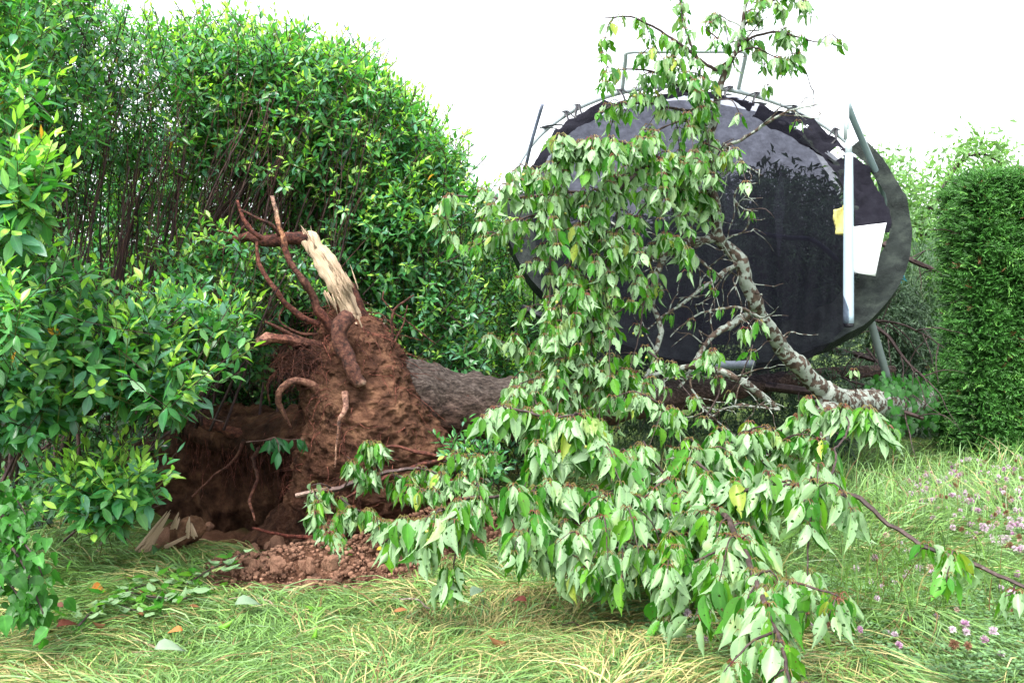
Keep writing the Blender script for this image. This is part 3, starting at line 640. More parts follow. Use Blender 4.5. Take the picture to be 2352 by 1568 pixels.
for _ in range(160):                                       # hair on the fibrous lobe
    a = P(rf.uniform(630, 740), rf.uniform(790, 870), 6.58); side = nrm(np.array([rf.randn(), -.4, rf.randn()*.8-.3])); L_ = rf.uniform(.05, .2)
    p = jitter(smooth_path(np.array([a-side*.03, a+side*L_*.5, a+side*L_+np.array([0, 0, -.04])]), .03), .03, 12, rf.rand()*90)
    w = rf.uniform(.001, .003); c = rf.choice([.5, .9, 1.5]); tube(g, p, [w, w*.6, w*.3], 4, (c, c*.9, c*.9), ends=False)
g.build('rootlets', M_root, UP)['kind'] = 'stuff'
# trunk
g = G(); p, rr = smooth_path(PP([(905, 905, 7.0), (960, 915, 7.05), (1010, 925, 7.1), (1080, 932, 7.15), (1160, 938, 7.25), (1300, 935, 7.6), (1500, 915, 8.2), (1700, 890, 8.9), (1900, 860, 9.6), (2050, 850, 10.2)]), .025, [.27, .26, .25, .235, .225, .20, .14, .09, .07, .05])
rr = rr*(1+.03*fbm(p*6, 2)); tube(g, p, rr, 110, lump=.16, lscale=11)
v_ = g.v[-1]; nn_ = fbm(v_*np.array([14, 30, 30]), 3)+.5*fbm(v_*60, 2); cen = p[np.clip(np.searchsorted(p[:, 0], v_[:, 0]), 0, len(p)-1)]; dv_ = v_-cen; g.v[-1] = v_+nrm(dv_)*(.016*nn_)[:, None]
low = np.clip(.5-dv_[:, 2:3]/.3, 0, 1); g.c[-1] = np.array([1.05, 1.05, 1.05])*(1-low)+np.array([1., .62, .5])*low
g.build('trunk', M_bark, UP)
# bare dark boughs of its crown
T_ndl = leaf_tmpl([.5, 1., .1], 0, .1)
boughs = [([(1870, 795, 9.9), (1960, 815, 9.8), (2030, 835, 9.6)], .045), ([(1690, 880, 9.0), (1850, 900, 9.0), (2000, 930, 8.8), (2120, 960, 8.8)], .05),
          ([(1995, 740, 9.4), (2040, 775, 9.3), (2090, 840, 9.2), (2140, 890, 9.2)], .022), ([(1990, 735, 9.5), (2060, 742, 9.4), (2120, 765, 9.4), (2170, 800, 9.4)], .014),
          ([(2030, 560, 11.2), (2090, 595, 11), (2150, 620, 11), (2220, 680, 11)], .04), ([(1990, 800, 9.2), (2030, 850, 9.1), (2060, 900, 9.1)], .012),
          ([(1540, 905, 8.4), (1480, 800, 8.9), (1440, 740, 9.6)], .03), ([(1900, 850, 9.3), (1980, 880, 9.2), (2080, 890, 9.1)], .014), ([(1250, 850, 9), (1180, 760, 9.4), (1130, 700, 9.8)], .018),
          ([(1560, 900, 8.4), (1640, 960, 8.4), (1700, 1020, 8.4)], .03), ([(1240, 830, 8.8), (1300, 760, 9.3), (1250, 700, 9.8)], .012)]
rb_ = np.random.RandomState(31)
for pts, r0 in boughs:
    g = G(); p, rr = smooth_path(PP(pts), .06, [r0, r0*.7, r0*.35]); p = jitter(p, .03, 3, rb_.rand()*50); tube(g, p, rr, 7, lump=.15)
    for _ in range(10):
        k = rb_.randint(1, len(p)-1); L_ = rb_.uniform(.15, .55); dv = nrm(rdir(1, rb_)[0]+np.array([0, -.3, -.2]))
        q = jitter(smooth_path(np.array([p[k], p[k]+dv*L_*.5, p[k]+dv*L_+np.array([0, 0, -.1])]), .06), .04, 5, rb_.rand()*50); tube(g, q, [.007, .005, .0015], 4)
    g.build('bough', M_twig, UP)
def sprays(g, O, D, ln, rng, c0, c1, nn=14, w=.012, droop=.35, nl=.06):
    n = len(O); D = nrm(D); a = nrm(np.cross(D, rdir(n, rng)))
    for j in range(nn):
        t = (j+.5)/nn; s = 1 if j % 2 else -1
        o = O+D*(ln*t)[:, None]+np.array([0, 0, -droop])*(ln*t*t)[:, None]
        ld = nrm(D*.8+a*s*.75+np.array([0, 0, -droop*.8])+rdir(n, rng)*.18)
        k = np.clip(t*1.1-.1+rng.rand(n, 1)*.3, 0, 1)
        leaves(g, T_ndl, o, ld, rdir(n, rng)*.6+np.array([0, -.5, .6]), nl*(1.15-.5*t)*rng.uniform(.7, 1.2, n), w/nl, c0*(1-k)+c1*k)
g = G()
for poly, n, d0, d1 in (([(1180, 700), (1300, 640), (1930, 740), (1950, 800), (1950, 900), (1960, 1010), (1700, 1050), (1250, 960)], 2600, 9.2, 10.8),
                        ([(1960, 650), (2100, 660), (2150, 800), (2120, 920), (1940, 900), (1990, 760)], 1300, 11.2, 12.2),
                        ([(1960, 800), (2180, 780), (2180, 1060), (1960, 1040)], 900, 11.2, 12.4),
                        ([(1250, 500), (2000, 480), (2060, 640), (2000, 760), (1300, 760)], 1300, 11.2, 12.6),
                        ([(1650, 425), (1760, 400), (1880, 420), (1960, 470), (1960, 560), (1560, 560)], 600, 11.6, 12.6),
                        ([(1640, 1000), (1940, 960), (1960, 1040), (1700, 1080)], 350, 8.9, 9.6)):
    O = region(poly, n, d0, d1, rb_)
    sprays(g, O, rdir(n, rb_)+np.array([0, -.3, -.1]), rb_.uniform(.2, .4, n), rb_, np.array([.02, .045, .025]), np.array([.085, .15, .085]), 12, .016)
f = g.build('foliage', M_needle, UP)

# ------------------------------------------------------------------ trampoline, tipped up on edge
TR = empty('trampoline', P(1612, 1000, 9.2), 'wrecked round trampoline tipped on edge with torn padding and a hanging black net', 'trampoline')
Rr = 1.83; TH = radians(39.8); TC = np.array([(1612-HX)/F*9.24, 9.24, 2.477])
Ux = np.array([1., 0, 0]); Vy = np.array([0, sin(TH), cos(TH)]); Nt = np.array([0, -cos(TH), sin(TH)])
def ring_pt(a, r=Rr, h=0.):
    a = np.asarray(a, float); return TC+Ux*(np.cos(a)*r)[..., None]+Vy*(np.sin(a)*r)[..., None]+Nt*np.asarray(h)[..., None]
g = G(); a = np.linspace(0, 2*pi, 121); tube(g, ring_pt(a), .034, 12, ends=False); g.build('frame_ring', M_tubing, TR)
def disc_grid(r0, r1, a0, a1, nr_, na_, hfun):
    rr = np.linspace(0, 1, nr_)[:, None]; aa = np.linspace(a0, a1, na_)[None]
    r0_ = r0(aa) if callable(r0) else r0; r1_ = r1(aa) if callable(r1) else r1
    r = r0_+(r1_-r0_)*rr; A_ = np.broadcast_to(aa, r.shape)
    return ring_pt(A_, r, hfun(r, A_))
def grid_faces(n, m_):
    i = np.arange(n-1)[:, None]*m_+np.arange(m_-1)[None]
    return np.stack([i, i+1, i+m_+1, i+m_], -1).reshape(-1, 4)
def add_grid(g, V, **k):
    n, m_ = V.shape[:2]; uv = np.stack(np.meshgrid(np.linspace(0, 1, n), np.linspace(0, 1, m_), indexing='ij'), -1).reshape(-1, 2)
    g.add(V.reshape(-1, 3), grid_faces(n, m_), uv, **k)
V = disc_grid(.01, lambda a: 1.61+.015*np.sin(a*9), 0, 2*pi, 40, 120, lambda r, a: .10*(1-(r/1.56)**2)+.03*n2(r*np.cos(a), r*np.sin(a), 1.6, 44, 3)-.03)
g = G(); add_grid(g, V); g.build('jumping_mat', M_mat, TR)
# padding: left and bottom, and lower right; torn inner edge
def pad(a0, a1, seed, w=.34):
    def h(r, a): return .05+.02*n2(r*7, a*12, 1., seed+5, 3)+.035*np.sin((r-Rr)/w*pi)+.03*n2(r*4, a*3, 1.7, seed, 3)
    return disc_grid(lambda a: Rr-w+.03*n2(a*9, a*0, 1., seed, 3), Rr+.05, a0, a1, 12, 140, h)
g = G(); add_grid(g, pad(radians(174), radians(262), 50)); V2 = pad(radians(174), radians(262), 50); 
sk = np.stack([V2[-1], V2[-1]-Nt*.06+0*V2[-1], V2[-1]-Nt*.13], 0); add_grid(g, sk); g.build('padding', M_pad, TR)
g = G(); 
def hpad(rr_, a): return .085+.022*n2(rr_*7, a*13, 1., 57, 3)+.05*np.sin((rr_-Rr)/.3*pi)+.05*n2(rr_*4, a*4, 1.7, 52, 3)
V2 = disc_grid(lambda a: Rr-(.10+.20/(1+np.exp((a+.40)*8)))+.05*n2(a*9, a*0, 1., 52, 3), Rr+.05, radians(-84), radians(27), 12, 140, hpad); add_grid(g, V2, col=(1.1, 1.15, 1.)); sk = np.stack([V2[-1], V2[-1]-Nt*.06, V2[-1]-Nt*.13], 0); add_grid(g, sk); g.build('padding', M_pad, TR)
# torn black skirt on the upper right with holes
rt = np.random.RandomState(41)
def skirt(a0, a1, rin, rout, holes, name, m, seed=60, na_=90, nr_=26):
    V = disc_grid(lambda a: rin+.05*n2(a*8, a*0, 1., seed, 3), lambda a: rout+.05*n2(a*11, a*0+4, 1., seed+1, 3), a0, a1, nr_, na_, lambda r, a: .05+.11*n2(r*4, a*6, 1.2, seed+2, 3)+.02*np.sin(r*30+a*9))
    Fq = grid_faces(nr_, na_).reshape(nr_-1, na_-1, 4); keep = np.ones((nr_-1, na_-1), bool)
    for (fi, fj, hi, hj) in holes:
        ii, jj = np.mgrid[0:nr_-1, 0:na_-1]
        keep &= ~((np.abs(ii/nr_-fi) < hi*(1+.4*rt.randn(nr_-1, na_-1)*.3)) & (np.abs(jj/na_-fj) < hj*(1+.4*rt.randn(nr_-1, na_-1)*.3)))
    g = G(); g.add(V.reshape(-1, 3), Fq[keep], None); return g.build(name, m, TR)
skirt(radians(-12), radians(62), 1.38, 1.70, [(.5, .50, .2, .03), (.45, .74, .2, .025), (.9, .96, .2, .05)], 'torn_skirt', M_fabric, 60)
skirt(radians(64), radians(78), 1.5, 1.66, [(.9, .2, .3, .2)], 'torn_skirt', M_fabric, 64, 40)
skirt(radians(-2), radians(40), 1.40, 1.47, [], 'torn_lining', M_pad, 67, 80, 6)
skirt(radians(78), radians(175), 1.57, 1.68, [], 'mat_edging', M_fabric, 70, 90, 6)
skirt(radians(44), radians(104), 1.66, 1.70, [], 'torn_lining', M_pad, 73, 90, 4)
# straps between ring and mat
for ad in (36, 52, 66, 75, 84, 92, 101, 112, 124, 133, 143):
    g = G(); a = radians(ad+rt.randn()); b = a+radians(rt.uniform(-3, 3))
    for off in (-.6, .6):
        p = np.array([ring_pt(a+radians(off)*.3, Rr+.04, .0), ring_pt(a+radians(off)*.6, Rr-.02, .05), ring_pt(b+radians(off)*2.2, 1.71, .04), ring_pt(b+radians(off)*3.5, 1.62, .02)])
        tube(g, smooth_path(p, .04), [.022, .018, .014, .014], 6, flat=.4)
    g.build('strap', M_black, TR)
# legs: U shapes standing out of the back of the frame
def uleg(a0, a1, h, name='leg', r=.022, splay=0):
    p = [ring_pt(a0, Rr, -.02)]
    A_ = ring_pt(a0, Rr+splay, -h-.08); B_ = ring_pt(a0, Rr+splay, -h); e = (ring_pt(a1, Rr+splay, -h)-B_)
    B1 = ring_pt(a1, Rr+splay, -h-.08); en = ring_pt(a1, Rr, -.02)
    pts = [p[0], A_, B_+e*.06, B_+e*.94, B1, en]
    path = np.vstack([np.linspace(pts[0], pts[1], 6), smooth_path(np.array([pts[1], B_+e*.012-(B_-A_)*.2, pts[2]]), .02)[1:], np.linspace(pts[2], pts[3], 8)[1:], smooth_path(np.array([pts[3], B1-(B1-(B_+e))*.8, pts[4]]), .02)[1:], np.linspace(pts[4], pts[5], 6)[1:]])
    g = G(); tube(g, path, r, 9); return g.build(name, M_tubing, TR)
uleg(radians(71), radians(110), -.50, r=.022)
for (pts, r_, c_) in (([(1947, 240, 9.2), (1960, 275, 9.25), (1990, 345, 9.4), (2014, 400, 9.5), (2024, 425, 9.55), (2030, 460, 9.6), (2034, 500, 9.7)], .032, (.35, .42, .42)),  # dark tint on the right leg paints its shadow onto the tubing
                     ([(1246, 240, 9.3), (1234, 280, 9.4), (1220, 330, 9.5), (1206, 390, 9.7)], .017, (.3, .3, .4)),
                     ([(1998, 730, 8.6), (2008, 765, 8.65), (2024, 820, 8.75), (2042, 880, 8.9)], .034, (.4, .42, .42))):
    g = G(); tube(g, smooth_path(PP(pts), .05), r_, 9, c_); g.build('leg', M_tubing, TR)
g = G(); tube(g, PP([(1200, 707, 8.6), (1222, 716, 8.55), (1250, 728, 8.5)]), [.03, .028, .028], 10); g.build('pole_cap', M_black, TR)
# enclosure pole with white sleeve, hanging plumb
g = G(); tube(g, PP([(1944, 238, 8.25), (1944, 320, 8.25)]), .022, 12); tube(g, PP([(1949, 300, 8.25), (1949, 370, 8.25)]), .029, 12)
po = g.build('pole', M_tubing, TR)
g = G(); p, rr = smooth_path(PP([(1950, 352, 8.25), (1949, 450, 8.25), (1949, 600, 8.25), (1949, 742, 8.25)]), .06, [.032, .040, .043, .044]); tube(g, p, rr, 20); g.build('sleeve', M_sleeve, po)
g = G(); tube(g, PP([(1949, 741, 8.25), (1949, 752, 8.25), (1949, 753, 8.25), (1949, 768, 8.25), (1949, 772, 8.25)]), [.041, .041, .030, .034, .02], 16); g.build('cap', M_black, po)
# white sheet and yellow foam
def sheet(corners, d, name, m, nu=16, nv=16, bulge=.06, ragged=0, thick=.008, dj=None):
    c = np.array(corners, float); u = np.linspace(0, 1, nu)[:, None, None]; v = np.linspace(0, 1, nv)[None, :, None]
    q = (c[0]*(1-u)+c[1]*u)*(1-v)+(c[3]*(1-u)+c[2]*u)*v
    D_ = d+bulge*np.sin(u[..., 0]*3)*np.cos(v[..., 0]*2.2)+(dj(u[..., 0], v[..., 0]) if dj else 0)
    if ragged:
        e = np.maximum(np.abs(u[..., 0]-.5), np.abs(v[..., 0]-.5))*2
        q = q+ragged*np.stack([n2(q[..., 0], q[..., 1], .06, 80, 3), n2(q[..., 0], q[..., 1], .06, 81, 3)], -1)*e[..., None]
    V = np.stack([(q[..., 0]-HX)/F*D_, D_, CAMZ-(q[..., 1]-HY)/F*D_], -1)
    g = G(); add_grid(g, V); o = g.build(name, m, TR)
    md = o.modifiers.new('thickness', 'SOLIDIFY'); md.thickness = thick; md.offset = 0
    return o
sheet([(1956, 521), (2036, 512), (2010, 634), (1956, 625)], 8.33, 'white_foam_sheet', M_white, bulge=.07)
sheet([(1917, 480), (1946, 470), (1946, 542), (1921, 538)], 8.4, 'yellow_foam', M_foam, ragged=9, thick=.03)
g = G()
for k in range(5):
    x0 = 2058+rt.uniform(-4, 4); q = [(x0, 545+k*4, 9.2), (x0+rt.uniform(-6, 6), 590, 9.2), (x0+rt.uniform(0, 14), 620+rt.uniform(-10, 10), 9.2), (x0+rt.uniform(5, 34), 640+rt.uniform(0, 25), 9.2)]
    tube(g, jitter(smooth_path(PP(q), .03), .03, 14, k*7.), .0045, 5)
g.build('rope', M_rope, TR)
# hanging net
top = np.array([(1215, 460), (1285, 320), (1390, 250), (1500, 222), (1600, 215), (1700, 224), (1790, 262), (1860, 330), (1912, 420), (1945, 500)], float)
bot = np.array([(1245, 650), (1300, 780), (1380, 830), (1480, 850), (1580, 850), (1680, 870), (1775, 890), (1820, 850), (1895, 800), (1950, 740)], float)
nu, nv = 150, 60; uu = np.linspace(0, 1, nu); tt = np.linspace(0, 1, len(top))
tp_ = np.stack([np.interp(uu, tt, top[:, k]) for k in range(2)], 1); bt_ = np.stack([np.interp(uu, tt, bot[:, k]) for k in range(2)], 1)
vv = np.linspace(0, 1, nv)[None, :, None]; q = tp_[:, None]*(1-vv)+bt_[:, None]*vv
v1 = vv[..., 0]; fold = .10*np.sin(uu*38+3*n2(uu, uu*0, 3, 90))[:, None]*(v1**.8)+.05*np.sin(uu*95)[:, None]*v1+.06*n2(q[..., 0]/150, q[..., 1]/220, 1, 91, 3)
D_ = np.maximum(8.07+(840-q[..., 1])/644*2.34, 8.0)-.22-.16*v1+fold*.8; pinch = np.exp(-((uu-.66)/.10)**2)[:, None]*(v1**2)
q[..., 0] += (1785-q[..., 0])*pinch*.6
V = np.stack([(q[..., 0]-HX)/F*D_, D_, CAMZ-(q[..., 1]-HY)/F*D_], -1)
g = G(); add_grid(g, V); g.build('safety_net', M_net, TR)
g = G()
tube(g, smooth_path(PP([(1560, 520, 9.1), (1640, 530, 9.1), (1730, 535, 9.1), (1800, 545, 9.1), (1860, 550, 9.1), (1900, 575, 9.0), (1925, 600, 9.0)]), .05), .022, 8, (.35, .37, .4)); g.build('pole', M_tubing, TR)

# ------------------------------------------------------------------ fallen cherry with lichened limbs
CH = empty('fallen_cherry_tree', P(2100, 1000, 7.3), 'fallen cherry tree with grey lichened limbs and wilting pale leaves sprawling over the grass', 'tree')
W_ch = [.10, .50, .80, .96, 1., .97, .88, .70, .40, .12, .02]
T_ch = [leaf_tmpl(W_ch, .12, .10, cols=4, wav=.008), leaf_tmpl(W_ch, .34, .22, cols=4, wav=.012), leaf_tmpl(W_ch, .10, -.10, cols=4, wav=.01),
        leaf_tmpl(W_ch, .2, .15, cols=4, notch={(5, 0): .45, (6, 0): .6}), leaf_tmpl(W_ch, .24, .05, cols=4, notch={(3, 4): .4, (7, 0): .4, (8, 0): .3})]
C_TOP = np.array([.035, .17, .018]); C_TOP2 = np.array([.12, .31, .02]); C_YEL = np.array([.26, .34, .05])
def hang(gl, gp, pts, L, rng, n=(4, 8), spread=1., tint=1., flip=.36, droop=1., pale=0.):
    """clusters of wilted leaves hanging from the points"""
    Os, Ds, Ns, Ls, Cs = [], [], [], [], []; pet = []
    for c in pts:
        k = rng.randint(n[0]-1, n[1]+1); a0 = rng.rand()*6.28
        for j in range(k):
            a = a0+j*2.4+rng.randn()*.3; r = np.array([cos(a), sin(a), 0]); pl = rng.uniform(.02, .042)
            e = c+r*pl*.9+np.array([0, 0, -pl*.25]); D_ = np.array([0, 0, -1.])*droop+r*rng.uniform(.0, .75)*spread+rng.randn(3)*.15
            nn = -r+rng.randn(3)*.55
            if rng.rand() < flip: nn = -nn
            cc = C_TOP*(1-(q_ := rng.rand()**1.3))+C_TOP2*q_
            if rng.rand() < .035: cc = C_YEL
            Os.append(e); Ds.append(D_); Ns.append(nn); Ls.append(L*(1.08 if c[1] > 5.3 else 1.24)*rng.uniform(.5, 1.12)); Cs.append(cc*tint*rng.uniform(.8, 1.2))
            pet.append([c, c+r*pl*.5+np.array([0, 0, pl*.25]), e])
    Os, Ds, Ns, Ls, Cs = map(np.array, (Os, Ds, Ns, Ls, Cs)); pet = np.array(pet); kind = rng.randint(0, len(T_ch), len(Os))
    for t in range(len(T_ch)):
        s_ = kind == t
        if s_.any(): leaves(gl, T_ch[t], Os[s_], Ds[s_], Ns[s_], Ls[s_], rng.uniform(.34, .48, s_.sum()), Cs[s_], rng.normal(1., .8, s_.sum()))
    wd = np.full((len(pet), 3), .0028)
    strips(gp, pet, wd*np.maximum(pet[:, :, 1], 3.5)/4.2, nrm(np.cross(pet[:, 2]-pet[:, 0], [0, -1., .2])), np.ones(3)[None].repeat(len(pet), 0), 0)
FRUIT = []
def limb(parent, pts, r, L=.1, leafy=(0, 1), gap=.07, side=.6, sidelen=(.1, .35), seed=0, m=M_twig, sides=6, amp=.02, n=(5, 9), tint=1., bare=.34, sdroop=.6, name='limb', bcol=(1, 1, 1), lump=.15, fruit=0, flip=.42, extra=1):
    bare = .05 if pts[0][2] < 5.3 else bare
    rng = np.random.RandomState(seed+100); p, rr = smooth_path(PP(pts), .03, r); p = jitter(jitter(p, amp, 5, seed*3.3), .008, 17, seed*1.7)
    g = G(); kn = 1+.35*np.clip(fbm(p*np.array([22, 22, 22])+seed, 2)-.15, 0, 1); tube(g, p, rr*kn, sides, bcol, lump=lump+.12, lscale=30)
    cl = []; gap = gap*1.15 if L else gap; side = side*.85; s = np.r_[0, np.cumsum(np.linalg.norm(np.diff(p, axis=0), axis=1))]; tot = s[-1]
    x = leafy[0]*tot
    while L and x < leafy[1]*tot:
        k = min(len(p)-2, np.searchsorted(s, x)); c = p[k]
        if rng.rand() > bare: cl.append(c+np.array([0, 0, -rr[k]*.5])+rng.randn(3)*.01)
        for _ in range(extra):
            if rng.rand() < side:
                T_ = nrm(p[k+1]-p[k]); dv = nrm(T_*rng.uniform(.1, .9)+rdir(1, rng)[0]*.9+np.array([0, -.15, .1])); sl = rng.uniform(*sidelen)
                q = jitter(smooth_path(np.array([c, c+dv*sl*.5+np.array([0, 0, .02]), c+dv*sl+np.array([0, 0, -sl*sdroop])]), .03), .012, 8, rng.rand()*70)
                tube(g, q, [min(.006, rr[k]*.7), .0035, .002], 4, bcol)
                for w in np.arange(.35, 1.01, .30): cl.append(q[int(w*(len(q)-1))])
        x += gap*rng.uniform(.7, 1.4)
    if m is M_lichen:
        for _ in range(int(3+tot*5)):
            k = rng.randint(1, len(p)-1)
            if rr[k] > .075: continue
            dv = nrm(rdir(1, rng)[0]+np.array([0, -.3, -.1])); sl = rng.uniform(.06, .42)
            q = jitter(smooth_path(np.array([p[k], p[k]+dv*sl*.5, p[k]+dv*sl+rng.randn(3)*.08]), .03), .05, 7, rng.rand()*70); tube(g, q, [min(.007, rr[k]*.6), .004, .0015], 5, lump=.3, lscale=30)
            if rng.rand() < .5:
                j_ = len(q)//2; dv2 = nrm(dv+rdir(1, rng)[0]*.9); tube(g, jitter(smooth_path(np.array([q[j_], q[j_]+dv2*sl*.3, q[j_]+dv2*sl*.55]), .03), .02, 8, rng.rand()*70), [.003, .002, .001], 4)
    o = g.build(name, m, parent)
    if cl:
        gl, gp = G(), G(); hang(gl, gp, cl, L, rng, n, tint=tint, flip=flip)
        gl.build('leaves', M_cherry, o); gp.build('petioles', M_petiole, o)['kind'] = 'stuff'
    for _ in range(fruit):
        FRUIT.append(cl[rng.randint(len(cl))]+np.array([rng.randn()*.02, -.03, -.05-rng.rand()*.03]))
    return o
# main limbs
limb(CH, [(2290, 900, 11.6), (2200, 910, 10.9), (2130, 922, 10.1), (2060, 930, 9.1), (2000, 927, 8.3), (1930, 925, 7.7), (1890, 900, 7.5)], [.14, .135, .13, .12, .11, .10, .09], 0, seed=1, m=M_lichen, sides=20, name='trunk', lump=.2)
limb(CH, [(1915, 930, 7.65), (1860, 870, 7.45), (1800, 800, 7.3), (1755, 735, 7.1), (1722, 660, 6.95), (1708, 605, 6.9), (1680, 575, 6.9), (1650, 545, 6.85), (1640, 480, 6.8), (1628, 410, 6.75), (1632, 340, 6.7), (1640, 250, 6.65), (1660, 165, 6.6), (1692, 105, 6.55), (1712, 40, 6.5), (1722, -30, 6.5)],
     [.078, .066, .058, .052, .048, .052, .044, .038, .036, .032, .03, .026, .02, .015, .012, .008], .095, leafy=(.92, 1), seed=2, m=M_lichen, sides=16, amp=.03, fruit=3)
limb(CH, [(1905, 925, 7.6), (1895, 965, 7.3), (1880, 1005, 7.0), (1830, 1040, 6.6), (1700, 1070, 6.0), (1560, 1100, 5.4), (1430, 1110, 5.0)], [.085, .08, .06, .04, .03, .022, .016], .10, leafy=(.35, 1), seed=3, m=M_lichen, sides=14, gap=.1, side=.7)
# lichened secondary limbs
sec = [([(1650, 545, 6.85), (1590, 555, 6.8), (1530, 580, 6.75), (1460, 600, 6.7), (1395, 610, 6.7)], [.032, .03, .026, .02, .012], 0),
       ([(1530, 580, 6.75), (1500, 640, 6.7), (1500, 700, 6.65), (1520, 760, 6.6), (1490, 850, 6.5), (1470, 900, 6.4)], [.024, .022, .02, .018, .014, .01], 0),
       ([(1530, 580, 6.75), (1470, 570, 6.8), (1430, 530, 6.85), (1400, 510, 6.9)], [.02, .016, .012, .007], 0),
       ([(1700, 600, 6.9), (1640, 640, 6.8), (1560, 700, 6.7), (1480, 760, 6.6)], [.02, .014, .009, .004], 0),
       ([(1790, 940, 6.6), (1740, 905, 6.5), (1700, 870, 6.5), (1640, 850, 6.5), (1560, 845, 6.5), (1480, 870, 6.4)], [.012, .022, .024, .024, .018, .010], 0),
       ([(1720, 725, 6.9), (1680, 745, 6.8), (1640, 770, 6.7), (1600, 830, 6.6), (1560, 890, 6.5)], [.03, .026, .02, .015, .01], 0),
       ([(1640, 500, 6.82), (1590, 470, 6.8), (1540, 420, 6.8), (1500, 380, 6.8)], [.014, .01, .007, .004], 0),
       ([(1635, 420, 6.75), (1700, 380, 6.7), (1750, 400, 6.7)], [.01, .007, .003], 0),
       ([(1660, 340, 6.7), (1720, 310, 6.65), (1780, 270, 6.6), (1830, 250, 6.6), (1895, 232, 6.6)], [.012, .011, .009, .006, .002], 0),
       ([(1660, 330, 6.7), (1690, 360, 6.7), (1710, 392, 6.7)], [.014, .014, .012], 0),
       ([(1790, 940, 6.5), (1700, 930, 6.4), (1620, 960, 6.3)], [.008, .009, .005], 0),
       ([(1660, 640, 6.8), (1600, 590, 6.75), (1560, 520, 6.7), (1540, 460, 6.7)], [.01, .008, .005, .003], 0),
       ([(1760, 740, 6.9), (1690, 700, 6.8), (1600, 720, 6.7), (1540, 770, 6.6)], [.012, .01, .007, .003], 0),
       ([(1600, 830, 6.6), (1590, 900, 6.5), (1640, 960, 6.4), (1700, 1010, 6.3)], [.01, .008, .006, .003], 0),
       ([(1700, 500, 6.8), (1690, 440, 6.75), (1740, 420, 6.7)], [.007, .006, .003], 0),
       ([(1640, 560, 6.85), (1700, 540, 6.8), (1730, 480, 6.75)], [.008, .006, .003], 0)]
for k, (pts, r, _) in enumerate(sec): limb(CH, pts, r, .09 if k in (1, 3, 4, 11, 12, 13) else 0, leafy=(.35, 1), gap=.22, side=.35, n=(3, 6), seed=20+k, m=M_lichen, sides=9, amp=.035, lump=.3)
